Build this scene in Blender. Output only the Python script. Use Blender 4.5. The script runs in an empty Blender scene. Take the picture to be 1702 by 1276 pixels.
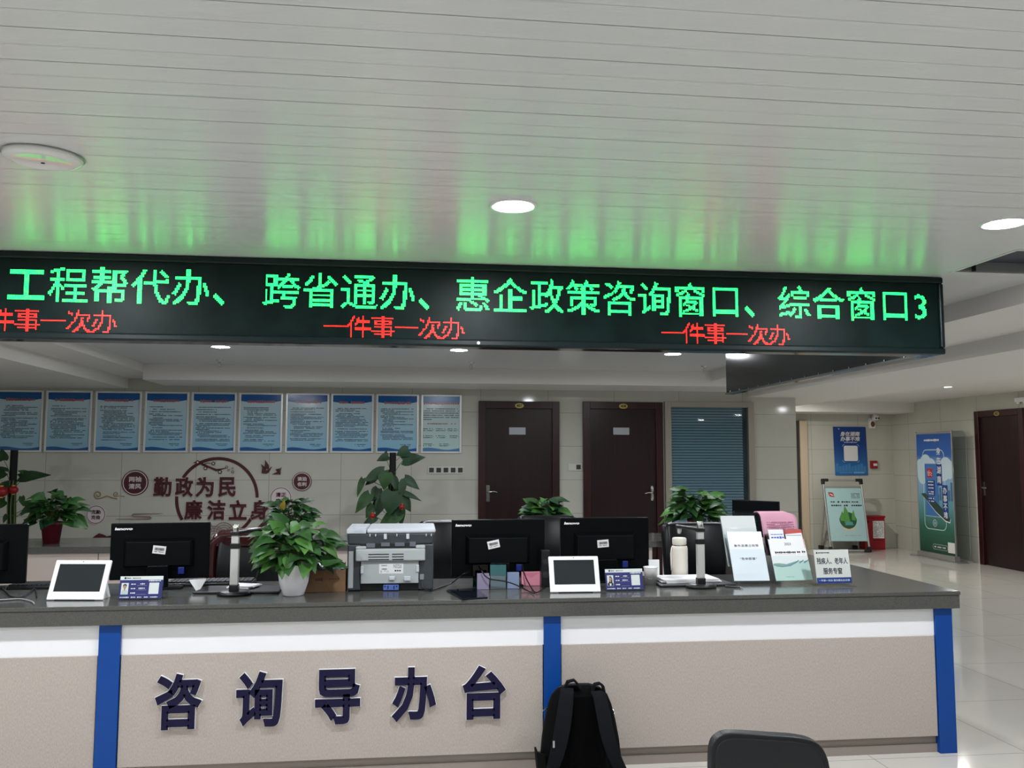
import bpy, bmesh, math, random
import numpy as np
from mathutils import Matrix, Vector, Euler

S = bpy.context.scene
COL = S.collection
PI = math.pi

# ------------------------------------------------------------------ camera
IMG_W, IMG_H, FPX = 1702, 1276, 1425.0
CAM_H = 1.45
_p, _y, _r = math.radians(4.84), math.radians(6.8), math.radians(-0.118)
_f = Vector((math.sin(_y)*math.cos(_p), math.cos(_y)*math.cos(_p), math.sin(_p)))
_r0 = Vector((math.cos(_y), -math.sin(_y), 0)); _d0 = _f.cross(_r0)
CR = math.cos(_r)*_r0 + math.sin(_r)*_d0
CD = -math.sin(_r)*_r0 + math.cos(_r)*_d0
camd = bpy.data.cameras.new('camera'); cam = bpy.data.objects.new('camera', camd); COL.objects.link(cam)
camd.sensor_fit = 'HORIZONTAL'; camd.sensor_width = 36.0; camd.lens = FPX*36.0/IMG_W
camd.clip_start = 0.05; camd.clip_end = 100
cam.matrix_world = Matrix(((CR.x, -CD.x, -_f.x, 0), (CR.y, -CD.y, -_f.y, 0), (CR.z, -CD.z, -_f.z, CAM_H), (0, 0, 0, 1)))
S.camera = cam

# ------------------------------------------------------------------ world and exposure
S.view_settings.view_transform = 'Standard'; S.view_settings.look = 'None'
S.view_settings.gamma = 1.0; S.view_settings.use_curve_mapping = False
S.view_settings.exposure = 0.0
wd = bpy.data.worlds.new('world'); S.world = wd; wd.use_nodes = True
wd.node_tree.nodes['Background'].inputs[0].default_value = (0.5, 0.52, 0.55, 1)
wd.node_tree.nodes['Background'].inputs[1].default_value = 0.3
LAMP_L = 430.0       # radiance of the round ceiling lamps
LED_L = 9.5

# ------------------------------------------------------------------ helpers
def lin(h):
    h = h.lstrip('#'); o = []
    for i in (0, 2, 4):
        c = int(h[i:i+2], 16)/255
        o.append(c/12.92 if c <= .04045 else ((c+.055)/1.055)**2.4)
    return (*o, 1)
def px(u, v, **k):
    """the point of the place that the photograph shows at pixel x, y, on a plane x=, y= or z="""
    d = CR*((u-851)/FPX) + CD*((v-638)/FPX) + _f
    if 'y' in k: t = k['y']/d.y
    elif 'x' in k: t = k['x']/d.x
    else: t = (k['z']-CAM_H)/d.z
    return Vector((d.x*t, d.y*t, d.z*t+CAM_H))

_M = {}
def mat(name, col, rough=.5, metal=0., spec=.5, emit=0., noise=0., nscale=20., bump=0., bscale=60., coat=0., alpha=1., trans=0., ior=1.45, ncol=None, stretch=None):
    if name in _M: return _M[name]
    m = bpy.data.materials.new(name); m.use_nodes = True
    nt = m.node_tree; b = nt.nodes['Principled BSDF']
    c = lin(col) if isinstance(col, str) else (*col, 1)[:4]
    b.inputs['Base Color'].default_value = c
    b.inputs['Roughness'].default_value = rough; b.inputs['Metallic'].default_value = metal
    b.inputs['Specular IOR Level'].default_value = spec; b.inputs['IOR'].default_value = ior
    b.inputs['Coat Weight'].default_value = coat
    b.inputs['Alpha'].default_value = alpha; b.inputs['Transmission Weight'].default_value = trans
    if emit:
        b.inputs['Emission Color'].default_value = c; b.inputs['Emission Strength'].default_value = emit
    if noise or bump:
        tc = nt.nodes.new('ShaderNodeTexCoord')
        src = tc.outputs['Object']
        if stretch:
            mp = nt.nodes.new('ShaderNodeMapping'); mp.inputs['Scale'].default_value = stretch
            nt.links.new(src, mp.inputs[0]); src = mp.outputs[0]
    if noise:
        n = nt.nodes.new('ShaderNodeTexNoise'); n.inputs['Scale'].default_value = nscale; n.inputs['Detail'].default_value = 4
        nt.links.new(src, n.inputs['Vector'])
        mx = nt.nodes.new('ShaderNodeMix'); mx.data_type = 'RGBA'
        c2 = lin(ncol) if ncol else tuple(max(0, v*(1-noise)) for v in c[:3])+(1,)
        c1 = c if ncol else tuple(min(1, v*(1+noise)) for v in c[:3])+(1,)
        mr = nt.nodes.new('ShaderNodeMapRange'); mr.inputs[1].default_value = .3; mr.inputs[2].default_value = .7
        nt.links.new(n.outputs[0], mr.inputs[0]); nt.links.new(mr.outputs[0], mx.inputs[0])
        mx.inputs[6].default_value = c1; mx.inputs[7].default_value = c2
        nt.links.new(mx.outputs[2], b.inputs['Base Color'])
    if bump:
        n2 = nt.nodes.new('ShaderNodeTexNoise'); n2.inputs['Scale'].default_value = bscale; n2.inputs['Detail'].default_value = 3
        nt.links.new(src, n2.inputs['Vector'])
        bp = nt.nodes.new('ShaderNodeBump'); bp.inputs['Strength'].default_value = bump; bp.inputs['Distance'].default_value = .002
        nt.links.new(n2.outputs[0], bp.inputs['Height']); nt.links.new(bp.outputs[0], b.inputs['Normal'])
    _M[name] = m
    return m

def clear_mat(name, tint, refl=1., rough=.02):
    """thin clear sheet: see-through, with a mirror sheen that grows at grazing angles"""
    if name in _M: return _M[name]
    m = bpy.data.materials.new(name); m.use_nodes = True; nt = m.node_tree; nt.nodes.clear()
    o = nt.nodes.new('ShaderNodeOutputMaterial'); mx = nt.nodes.new('ShaderNodeMixShader'); tr = nt.nodes.new('ShaderNodeBsdfTransparent'); gl = nt.nodes.new('ShaderNodeBsdfGlossy'); fr = nt.nodes.new('ShaderNodeFresnel')
    tr.inputs[0].default_value = lin(tint); gl.inputs['Roughness'].default_value = rough; fr.inputs[0].default_value = 1.45
    mu = nt.nodes.new('ShaderNodeMath'); mu.operation = 'MULTIPLY'; mu.inputs[1].default_value = refl
    ge = nt.nodes.new('ShaderNodeNewGeometry'); ff = nt.nodes.new('ShaderNodeMath'); ff.operation = 'SUBTRACT'; ff.inputs[0].default_value = 1; nt.links.new(ge.outputs['Backfacing'], ff.inputs[1])
    m2 = nt.nodes.new('ShaderNodeMath'); m2.operation = 'MULTIPLY'; nt.links.new(ff.outputs[0], m2.inputs[1])
    nt.links.new(fr.outputs[0], mu.inputs[0]); nt.links.new(mu.outputs[0], m2.inputs[0]); nt.links.new(m2.outputs[0], mx.inputs[0]); nt.links.new(tr.outputs[0], mx.inputs[1]); nt.links.new(gl.outputs[0], mx.inputs[2]); nt.links.new(mx.outputs[0], o.inputs[0])
    _M[name] = m
    return m
def tile_mat(name, ux, uz, sx, sz, ox, oz, col, rough, joint=.004, jcol=.45, vein=.12, bump=0.):
    """large polished tiles: grid lines from object coordinates along axes ux, uz (0 x, 1 y, 2 z)"""
    m = bpy.data.materials.new(name); m.use_nodes = True; nt = m.node_tree; b = nt.nodes['Principled BSDF']
    N = nt.nodes.new; L = nt.links.new
    tc = N('ShaderNodeTexCoord'); sp = N('ShaderNodeSeparateXYZ'); L(tc.outputs['Object'], sp.inputs[0])
    def mth(op, a, b_=None):
        n = N('ShaderNodeMath'); n.operation = op
        for i, v in enumerate((a, b_)):
            if v is None: continue
            if isinstance(v, (int, float)): n.inputs[i].default_value = v
            else: L(v, n.inputs[i])
        return n.outputs[0]
    masks = []; cells = []
    for ax, s, o in ((ux, sx, ox), (uz, sz, oz)):
        t = mth('DIVIDE', mth('SUBTRACT', sp.outputs[ax], o), s)
        fr = mth('FRACT', t); cells.append(mth('FLOOR', t))
        d = mth('MULTIPLY', mth('MINIMUM', fr, mth('SUBTRACT', 1.0, fr)), s)
        masks.append(mth('LESS_THAN', d, joint/2))
    line = mth('MAXIMUM', masks[0], masks[1])
    cb = N('ShaderNodeCombineXYZ'); L(cells[0], cb.inputs[0]); L(cells[1], cb.inputs[1])
    wn = N('ShaderNodeTexWhiteNoise'); L(cb.outputs[0], wn.inputs['Vector'])
    # veins differ from tile to tile
    va = N('ShaderNodeVectorMath'); va.operation = 'MULTIPLY_ADD'; L(wn.outputs['Color'], va.inputs[0]); va.inputs[1].default_value = (7, 7, 7); L(tc.outputs['Object'], va.inputs[2])
    nz = N('ShaderNodeTexNoise'); nz.inputs['Scale'].default_value = 2.2; nz.inputs['Detail'].default_value = 6; nz.inputs['Distortion'].default_value = .8; L(va.outputs[0], nz.inputs['Vector'])
    c = lin(col)
    mx = N('ShaderNodeMix'); mx.data_type = 'RGBA'
    mx.inputs[6].default_value = tuple(v*(1-vein) for v in c[:3])+(1,); mx.inputs[7].default_value = tuple(min(1, v*(1+vein*.6)) for v in c[:3])+(1,)
    L(nz.outputs[0], mx.inputs[0])
    mj = N('ShaderNodeMix'); mj.data_type = 'RGBA'; L(line, mj.inputs[0]); L(mx.outputs[2], mj.inputs[6]); mj.inputs[7].default_value = tuple(v*jcol for v in c[:3])+(1,)
    L(mj.outputs[2], b.inputs['Base Color']); b.inputs['Roughness'].default_value = rough
    _M[name] = m
    return m

class MB:
    """collects boxes, tubes, polygons; build() links them as one mesh object"""
    def __init__(s): s.v = []; s.f = []; s.sm = []; s.mi = []; s.X = Matrix.Identity(4); s.cur = 0
    def add(s, vs, fs, smooth=False):
        o = len(s.v); s.v += [tuple(s.X @ Vector(v)) for v in vs]
        for f in fs: s.f.append(tuple(i+o for i in f)); s.sm.append(smooth); s.mi.append(s.cur)
        return s
    def box(s, x0, x1, y0, y1, z0, z1):
        vs = [(x, y, z) for z in (z0, z1) for y in (y0, y1) for x in (x0, x1)]
        return s.add(vs, [(0, 2, 3, 1), (4, 5, 7, 6), (0, 1, 5, 4), (2, 6, 7, 3), (0, 4, 6, 2), (1, 3, 7, 5)])
    def quad(s, a, b, c, d): return s.add([a, b, c, d], [(0, 1, 2, 3)])
    def rect(s, x0, x1, z0, z1, y=0):      # facing -y
        return s.add([(x0, y, z0), (x1, y, z0), (x1, y, z1), (x0, y, z1)], [(0, 1, 2, 3)])
    def poly(s, pts, y0, y1=None):         # outline in x,z facing -y, extruded to y1
        n = len(pts)
        if y1 is None: return s.add([(p[0], y0, p[1]) for p in pts], [tuple(range(n))])
        vs = [(p[0], y0, p[1]) for p in pts]+[(p[0], y1, p[1]) for p in pts]
        return s.add(vs, [tuple(range(n)), tuple(range(2*n-1, n-1, -1))]+[(i, i+n, (i+1) % n+n, (i+1) % n) for i in range(n)])
    def zpoly(s, pts, z0, z1):             # outline in x,y extruded in z
        n = len(pts); vs = [(p[0], p[1], z0) for p in pts]+[(p[0], p[1], z1) for p in pts]
        return s.add(vs, [tuple(range(n-1, -1, -1)), tuple(range(n, 2*n))]+[(i, (i+1) % n, (i+1) % n+n, i+n) for i in range(n)])
    def lathe(s, prof, n=32, c=(0, 0, 0), smooth=True, cap=True, sx=1, sy=1):
        vs = []; fs = []
        for r, z in prof:
            for i in range(n):
                a = 2*PI*i/n; vs.append((c[0]+r*math.cos(a)*sx, c[1]+r*math.sin(a)*sy, c[2]+z))
        for k in range(len(prof)-1):
            for i in range(n):
                j = (i+1) % n; fs.append((k*n+i, k*n+j, (k+1)*n+j, (k+1)*n+i))
        s.add(vs, fs, smooth)
        if cap:
            m = len(prof)-1
            s.add([vs[i] for i in range(n)], [tuple(range(n-1, -1, -1))]); s.add([vs[m*n+i] for i in range(n)], [tuple(range(n))])
        return s
    def cyl(s, a, b, r, r2=None, n=16, smooth=True):
        return s.tube([a, b], [r, r if r2 is None else r2], n, smooth)
    def tube(s, pts, r, n=8, smooth=True, closed=False, cap=True):
        P = [Vector(p) for p in pts]; m = len(P)
        R = r if isinstance(r, (list, tuple)) else [r]*m
        vs = []; fs = []; up = None
        for k in range(m):
            if closed: t = P[(k+1) % m]-P[k-1]
            else: t = P[min(k+1, m-1)]-P[max(k-1, 0)]
            t.normalize()
            if up is None:
                up = t.orthogonal().normalized()
            up = (up - t*up.dot(t)); up = up.normalized() if up.length > 1e-6 else t.orthogonal().normalized()
            w = t.cross(up)
            for i in range(n):
                a = 2*PI*i/n; vs.append(P[k]+(up*math.cos(a)+w*math.sin(a))*R[k])
        for k in range(m if closed else m-1):
            k2 = (k+1) % m
            for i in range(n):
                j = (i+1) % n; fs.append((k*n+i, k*n+j, k2*n+j, k2*n+i))
        s.add(vs, fs, smooth)
        if cap and not closed:
            s.add(vs[:n], [tuple(range(n-1, -1, -1))]); s.add(vs[-n:], [tuple(range(n))])
        return s
    def ball(s, c, r, n=16, m=10, sc=(1, 1, 1)):
        prof = [(max(1e-5, math.sin(PI*k/m))*r, -math.cos(PI*k/m)*r*sc[2]) for k in range(m+1)]
        return s.lathe(prof, n, c, True, False, sc[0], sc[1])
    def ribbon(s, pts, widths, thick, side=(1, 0, 0)):
        """flat strap along pts: width along side, thickness along the normal"""
        P = [Vector(p) for p in pts]; m = len(P); vs = []; fs = []; sd = Vector(side)
        for k in range(m):
            t = (P[min(k+1, m-1)]-P[max(k-1, 0)]).normalized(); w = (sd-t*sd.dot(t)).normalized(); nn = t.cross(w)
            h = widths[k]/2 if isinstance(widths, (list, tuple)) else widths/2
            for a, b in ((-1, -1), (1, -1), (1, 1), (-1, 1)): vs.append(P[k]+w*h*a+nn*thick/2*b)
        for k in range(m-1):
            for i in range(4): j = (i+1) % 4; fs.append((k*4+i, k*4+j, k*4+4+j, k*4+4+i))
        fs += [(3, 2, 1, 0), tuple(range(4*m-4, 4*m))]
        return s.add(vs, fs, False)
    def mesh_of(s, vf):
        return s.add(*vf)
    def build(s, name, mats, parent=None, bevel=0., seg=2, subsurf=0, angle=35, solid=0.):
        me = bpy.data.meshes.new(name); me.from_pydata(s.v, [], s.f)
        for m in (mats if isinstance(mats, (list, tuple)) else [mats]): me.materials.append(m)
        me.polygons.foreach_set('use_smooth', s.sm); me.polygons.foreach_set('material_index', s.mi); me.update()
        o = bpy.data.objects.new(name, me); COL.objects.link(o)
        if parent: o.parent = parent
        if solid:
            md = o.modifiers.new('solid', 'SOLIDIFY'); md.thickness = solid; md.offset = 0
        if bevel:
            md = o.modifiers.new('bevel', 'BEVEL'); md.width = bevel; md.segments = seg; md.limit_method = 'ANGLE'; md.angle_limit = math.radians(angle)
        if subsurf:
            md = o.modifiers.new('sub', 'SUBSURF'); md.levels = subsurf; md.render_levels = subsurf
        return o

def build_apart(mb, name, mats, parent=None, **kw):
    """every separate piece collected in mb becomes a part of its own"""
    up = list(range(len(mb.v)))
    def find(i):
        while up[i] != i: up[i] = up[up[i]]; i = up[i]
        return i
    key = {}
    for i, v in enumerate(mb.v):
        k = tuple(round(c, 5) for c in v)
        if k in key: up[find(i)] = find(key[k])
        else: key[k] = i
    for f in mb.f:
        for i in f[1:]: up[find(i)] = find(f[0])
    G = {}
    for n, f in enumerate(mb.f): G.setdefault(find(f[0]), []).append(n)
    out = []
    for fs in G.values():
        m = MB(); ids = {}
        for n in fs:
            for i in mb.f[n]:
                if i not in ids: ids[i] = len(m.v); m.v.append(mb.v[i])
            m.f.append(tuple(ids[i] for i in mb.f[n])); m.sm.append(mb.sm[n]); m.mi.append(mb.mi[n])
        out.append(m.build(name, mats, parent, **kw))
    return out
def tag(o, label=None, cat=None, group=None, kind=None):
    if label: o['label'] = label
    if cat: o['category'] = cat
    if group: o['group'] = group
    if kind: o['kind'] = kind
    return o
def thing(name, label, cat, loc=(0, 0, 0), rz=0., group=None, rx=0., kind=None):
    o = bpy.data.objects.new(name, None); o.empty_display_size = .1; COL.objects.link(o)
    o.location = loc; o.rotation_euler = (rx, 0, rz)
    return tag(o, label, cat, group, kind)
def copy_tree(o, parent=None):
    c = o.copy(); COL.objects.link(c); c.parent = parent
    for ch in list(o.children): copy_tree(ch, c)
    return c

# ---- lettering: font outlines become meshes standing in the x,z plane facing -y
_TC = {}
def glyphs(body, offset=0.):
    k = (body, offset)
    if k in _TC: return _TC[k]
    c = bpy.data.curves.new('t', 'FONT'); c.body = body; c.size = 1; c.resolution_u = 3
    o = bpy.data.objects.new('t', c); COL.objects.link(o)
    dg = bpy.context.evaluated_depsgraph_get(); dg.update()
    m = bpy.data.meshes.new_from_object(o.evaluated_get(dg))
    bm = bmesh.new(); bm.from_mesh(m); bmesh.ops.remove_doubles(bm, verts=bm.verts, dist=1e-5)
    v = [tuple(x.co[:2]) for x in bm.verts]; bm.verts.index_update(); f = [tuple(x.index for x in q.verts) for q in bm.faces]
    bm.free(); bpy.data.objects.remove(o); bpy.data.curves.remove(c); bpy.data.meshes.remove(m)
    if offset:            # bolder strokes: a band laid around every outline
        E = set()
        for q in f:
            for i in range(len(q)): E.add((q[i], q[(i+1) % len(q)]))
        rim = [(a_, b_) for a_, b_ in E if (b_, a_) not in E]
        start, end = {}, {}
        for a_, b_ in rim:
            dx, dy = v[b_][0]-v[a_][0], v[b_][1]-v[a_][1]; L = math.hypot(dx, dy) or 1; nx, ny = dy/L*offset, -dx/L*offset
            i = len(v); v += [(v[a_][0]+nx, v[a_][1]+ny), (v[b_][0]+nx, v[b_][1]+ny)]
            f.append((a_, i, i+1, b_)); start[a_] = (i, (nx, ny)); end[b_] = (i+1, (nx, ny))
        for p_ in start:
            if p_ not in end: continue
            i0, n0 = end[p_]; i1, n1 = start[p_]
            cr = n0[0]*n1[1]-n0[1]*n1[0]
            if cr > 1e-9:
                sx, sy = n0[0]+n1[0], n0[1]+n1[1]; L2 = sx*sx+sy*sy
                k2 = min(2*offset*offset/L2, 1.6*offset/math.sqrt(L2)) if L2 > 1e-12 else 0
                j = len(v); v.append((v[p_][0]+sx*k2, v[p_][1]+sy*k2)); f.append((p_, i0, j, i1))
    _TC[k] = (np.array(v) if v else np.zeros((0, 2)), f); return _TC[k]
def text(mb, body, x, z, size, y=0., depth=0., offset=0., align='C', sx=1., w=None, slant=0.):
    """x,z: centre (C), left (L) or right (R) of the line; size: height of the letters; w: forced width"""
    v, f = glyphs(body, offset)
    if not len(v): return mb
    lo = v.min(0); hi = v.max(0); k = size/(hi[1]-lo[1]); kx = k*sx if w is None else w/(hi[0]-lo[0])
    W = (hi[0]-lo[0])*kx; x0 = x-(W/2 if align == 'C' else W if align == 'R' else 0)
    X = (v[:, 0]-lo[0])*kx+x0; Z = (v[:, 1]-(lo[1]+hi[1])/2)*k+z
    X = X+(Z-z)*slant
    n = len(v)
    # faces seen from -y must wind the other way round than seen from +z
    vs = [(X[i], y, Z[i]) for i in range(n)]
    if not depth: return mb.add(vs, f)
    vb = [(X[i], y+depth, Z[i]) for i in range(n)]
    E = {}
    for q in f:
        for i in range(len(q)):
            a, b = q[i], q[(i+1) % len(q)]; E[(a, b)] = E.get((a, b), 0)+1
    rim = [(b, a, a+n, b+n) for (a, b) in E if (b, a) not in E]
    return mb.add(vs+vb, f+[tuple(i+n for i in reversed(q)) for q in f]+rim)
def bars(mb, x0, x1, z, h, rnd, y=0., dens=.85, cell=None):
    """a line of lettering too small to read: a row of small dashes"""
    cell = cell or h*1.15; x = x0
    while x < x1-cell*.5:
        if rnd.random() < dens:
            a = h*rnd.uniform(.55, 1.0); mb.rect(x, min(x1, x+cell*.8), z-a/2, z+a/2, y)
        x += cell
    return mb
def disc(mb, cx, cz, r, y, n=40, r0=0., a0=0., a1=2*PI, sz=1.):
    full = abs(a1-a0-2*PI) < 1e-6
    A = [a0+(a1-a0)*i/n for i in range(n if full else n+1)]
    if r0 <= 0 and full: return mb.poly([(cx+r*math.cos(a), cz+r*sz*math.sin(a)) for a in A], y)
    vs = []
    for a in A: vs += [(cx+r0*math.cos(a), y, cz+r0*sz*math.sin(a)), (cx+r*math.cos(a), y, cz+r*sz*math.sin(a))]
    m = len(A); fs = [(2*i, 2*i+1, 2*((i+1) % m)+1, 2*((i+1) % m)) for i in range(m if full else m-1)]
    return mb.add(vs, fs)
def rrect(x0, x1, z0, z1, r, n=5):
    p = []
    for cx, cz, a in ((x1-r, z1-r, 0), (x0+r, z1-r, PI/2), (x0+r, z0+r, PI), (x1-r, z0+r, 1.5*PI)):
        p += [(cx+r*math.cos(a+PI/2*i/n), cz+r*math.sin(a+PI/2*i/n)) for i in range(n+1)]
    return p
def path_strip(mb, pts, w, y):
    """a brush stroke of width w (number or list) along pts in x,z"""
    m = len(pts); vs = []
    for k in range(m):
        a = pts[max(k-1, 0)]; b = pts[min(k+1, m-1)]; t = Vector((b[0]-a[0], b[1]-a[1])).normalized(); h = (w[k] if isinstance(w, (list, tuple)) else w)/2
        vs += [(pts[k][0]+t.y*h, y, pts[k][1]-t.x*h), (pts[k][0]-t.y*h, y, pts[k][1]+t.x*h)]
    return mb.add(vs, [(2*i, 2*i+2, 2*i+3, 2*i+1) for i in range(m-1)])

# ------------------------------------------------------------------ materials of the room
WHITE = mat('ceiling white', '#d2d3d4', .24, spec=.6, bump=.29, bscale=30, stretch=(.25, 14, 1))
PLASTER = mat('white plaster', '#dedcd8', .6)
WALLT = tile_mat('beige wall tile', 0, 2, .798, .3935, .8234, .0, '#bfbfb5', .07, .005, .5, .10)
WALLTX = tile_mat('beige wall tile side', 1, 2, .83, .405, 11.851, -.05, '#bfbfb5', .07, .005, .5, .10)
FLOORM = tile_mat('cream floor tile', 0, 1, .8, .867, 3.045, 4.035, '#c8c4bd', .07, .004, .45, .07)
ALU = mat('brushed aluminium', '#b8b9ba', .35, .9)
STEEL = mat('polished steel', '#c9c9c6', .18, 1.0)
BLACKP = mat('black plastic', '#0c0d0f', .38)
DARKWOOD = mat('dark red brown wood', '#2e0f10', .32, noise=.35, nscale=6, stretch=(9, 9, .6))
DOORLEAF = mat('dark door wood', '#221011', .28, noise=.3, nscale=5, stretch=(10, 10, .5))
GLOSSBLACK = mat('glossy black sheet', '#0b1110', .12, spec=.6)
BRASS = mat('brass plate', '#b7a45a', .35, .6)
INK = mat('black ink', '#15161a', .6)
WPAPER = mat('white paper', '#e6e6e8', .6)

def struct(o, label=None, cat=None):
    return tag(o, label, cat, None, 'structure')
XL, YF = -7.2, -4.6          # far left wall and the wall behind the camera
# floor
m = MB(); m.box(XL-.1, 7.95, YF-.1, 13.3, -.12, 0.)
struct(m.build('floor', FLOORM), 'polished cream tiled floor of the hall', 'floor')
# walls
m = MB(); m.box(XL-.1, 4.69, 10., 13.3, 0, 2.7)
struct(m.build('wall_back', [WALLT]), 'beige tiled wall behind the service island', 'wall')
m = MB(); m.box(4.69, 7.95, 13.13, 13.3, 0, 2.7)
struct(m.build('wall_end', [WALLT]), 'beige tiled end wall of the corridor with the blue poster', 'wall')
m = MB(); m.box(7.8, 7.95, YF-.1, 13.13, 0, 2.7)
struct(m.build('wall_right', [WALLTX]), 'beige tiled wall on the right with the red door', 'wall')
m = MB(); m.box(XL-.1, XL, YF-.1, 10., 0, 2.7)
struct(m.build('wall_left', [WALLTX]), 'beige tiled wall far to the left', 'wall')
m = MB(); m.box(XL, 7.8, YF-.1, YF, 0, 2.7)
struct(m.build('wall_front', [WALLT]), 'beige tiled wall behind the viewer', 'wall')
# slatted ceiling: strips 84 mm wide with fine grooves, an open hatch at the right
HX0, HX1, HY0, HY1 = 2.765, 3.265, 3.575, 4.03
m = MB(); pit = .084; y = YF; k = 0
while y < 9.6:
    g = .0022 if k % 2 else .0009
    y1 = min(y+pit-g, 9.6)
    segs = [(XL, 3.335)]
    ys = [y] + [c for c in (HY0, HY1) if y < c < y1] + [y1]
    for a, b in zip(ys, ys[1:]):
        sg = [(XL, HX0), (HX1, 3.335)] if (a >= HY0-1e-6 and b <= HY1+1e-6) else segs
        for x0, x1 in sg: m.add([(x0, a, 2.4), (x0, b, 2.4), (x1, b, 2.4), (x1, a, 2.4)], [(0, 1, 2, 3)])
    if not (HY0-.01 < y1 < HY1):
        m.add([(XL, y1, 2.4), (XL, y1+g, 2.401), (3.335, y1+g, 2.401), (3.335, y1, 2.4)], [(0, 1, 2, 3)])
    y += pit; k += 1
# roof slab above, with the hatch left open
m.box(XL, HX0, YF, 10., 2.404, 2.7); m.box(HX1, 3.34, YF, 10., 2.404, 2.7); m.box(HX0, HX1, YF, HY0, 2.404, 2.7); m.box(HX0, HX1, HY1, 10., 2.404, 2.7); m.box(HX0, HX1, HY0, HY1, 2.68, 2.7)
struct(m.build('ceiling', WHITE), 'white slatted strip ceiling of the hall', 'ceiling')
m = MB(); m.box(3.335, 4.08, YF, 10., 2.293, 2.7)
struct(m.build('trim_1', PLASTER), 'first white ceiling step right of the slats', 'ceiling')
m = MB(); m.box(4.08, 5.46, YF, 13.13, 2.178, 2.7)
struct(m.build('trim_2', PLASTER), 'lower white ceiling beam running back on the right', 'ceiling')
m = MB(); m.box(5.46, 7.8, YF, 12.5, 2.303, 2.7)
struct(m.build('trim_3', PLASTER), 'flat corridor ceiling beside the right wall', 'ceiling')
m = MB(); m.box(5.46, 7.8, 12.5, 13.13, 2.147, 2.7)
struct(m.build('trim_4', PLASTER), 'white beam over the corridor end wall', 'ceiling')
m = MB(); m.box(-2.74, 4.08, 9.2, 10., 2.236, 2.7)
struct(m.build('trim_5', PLASTER), 'white beam along the top of the back wall', 'ceiling')
m = MB(); m.box(XL, -2.74, 4.6, 10., 2.315, 2.7)
struct(m.build('trim_6', PLASTER), 'white dropped ceiling behind the ticker on the left', 'ceiling')
m = MB(); m.box(XL, -3.13, 4.6, 10., 2.2, 2.315)
struct(m.build('trim_7', PLASTER), 'lowest white ceiling box above the leftmost notices', 'ceiling')

# ------------------------------------------------------------------ ceiling things
lampm = mat('lamp diffuser', '#f6faff', .5, emit=LAMP_L)
SPOTM = mat('spot diffuser', '#fffaf2', .5, emit=LAMP_L*3)
ROWM = mat('lamp diffuser front', '#f6faff', .5, emit=LAMP_L*1.55); BACKM = mat('lamp diffuser behind', '#f6faff', .5, emit=LAMP_L*.62)
def downlight(x, y, z, r, label, group, ring=WHITE, lampm=lampm):
    t = thing('downlight', label, 'ceiling light', (x, y, z), group=group)
    m = MB(); m.lathe([(r*.86, .0), (r*.88, -.004), (r*1.08, -.006), (r*1.12, -.001), (r*1.12, 0.)], 40, cap=False)
    m.build('trim_ring', ring, t)
    m = MB(); m.add([(r*.87*math.cos(2*PI*i/32), r*.87*math.sin(2*PI*i/32), -.003) for i in range(32)], [tuple(range(31, -1, -1))])
    m.build('diffuser', lampm, t)
    return t
downlight(.381, 3.169, 2.4, .083, 'bright round downlight in the slatted ceiling above the middle of the ticker', 'downlights in the ceiling', lampm=ROWM)
downlight(2.392, 3.161, 2.4, .083, 'bright round downlight near the open ceiling hatch at the upper right', 'downlights in the ceiling', lampm=ROWM)
downlight(-1.644, 7.67, 2.4, .083, 'round downlight seen under the ticker, leftmost of the three in that row', 'downlights in the ceiling')
downlight(.43, 7.62, 2.4, .083, 'round downlight seen under the ticker, middle one of the three in that row', 'downlights in the ceiling')
downlight(2.409, 7.65, 2.4, .083, 'round downlight seen under the ticker, rightmost of the three near its side wing', 'downlights in the ceiling')
for x in (-5.7, -3.67, -1.64, .39, 2.4):
    for y in (-3.5, -1.28, .94): downlight(x, y, 2.4, .083, 'round downlight in the slatted ceiling behind the viewer', 'downlights behind the viewer', lampm=BACKM)
for x in (-5.7, -3.67, -1.64): downlight(x, 3.16, 2.4, .083, 'round downlight in the slatted ceiling left of the view', 'downlights left of the view', lampm=ROWM)
for x in (-1.64, .39, 2.0): downlight(x, 5.6, 2.4, .083, 'round downlight in the slatted ceiling hidden by the ticker', 'downlights hidden by the ticker')
for x, y in ((6.6, 1.0), (6.6, 3.2), (6.6, 5.4), (6.9, 7.3)): downlight(x, y, 2.303, .083, 'added unseen downlight in the corridor ceiling, brightening the corridor from right of the view', 'added downlights right of the view')  # extra lamps out of view, added to brighten the corridor walls
downlight(6.46, 9.64, 2.303, .045, 'small bright spotlight in the corridor ceiling at the right', 'corridor spotlights', lampm=SPOTM)
downlight(5.54, 11.7, 2.303, .06, 'corridor spotlight hidden above the beam before the end wall', 'corridor spotlights', lampm=SPOTM)

t = thing('access_point', 'white round disc on the ceiling at the upper left with small red and green glints', 'wireless access point', (-1.163, 2.804, 2.4), rz=.35)
m = MB(); m.lathe([(.112, 0), (.118, -.006), (.112, -.018), (.09, -.026), (.085, -.024), (.0005, -.027)], 48, cap=False, sx=1., sy=.85); m.build('housing', mat('white gloss plastic', '#d8d8d6', .15), t)
m = MB(); m.lathe([(.006, -.024), (.006, -.0285), (.0005, -.029)], 12, cap=False); m.build('status_light', INK, t)
m = MB(); m.lathe([(.1185, -.004), (.12, -.007), (.1165, -.01)], 48, cap=False, sx=1., sy=.85); m.build('rim', ALU, t)

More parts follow.
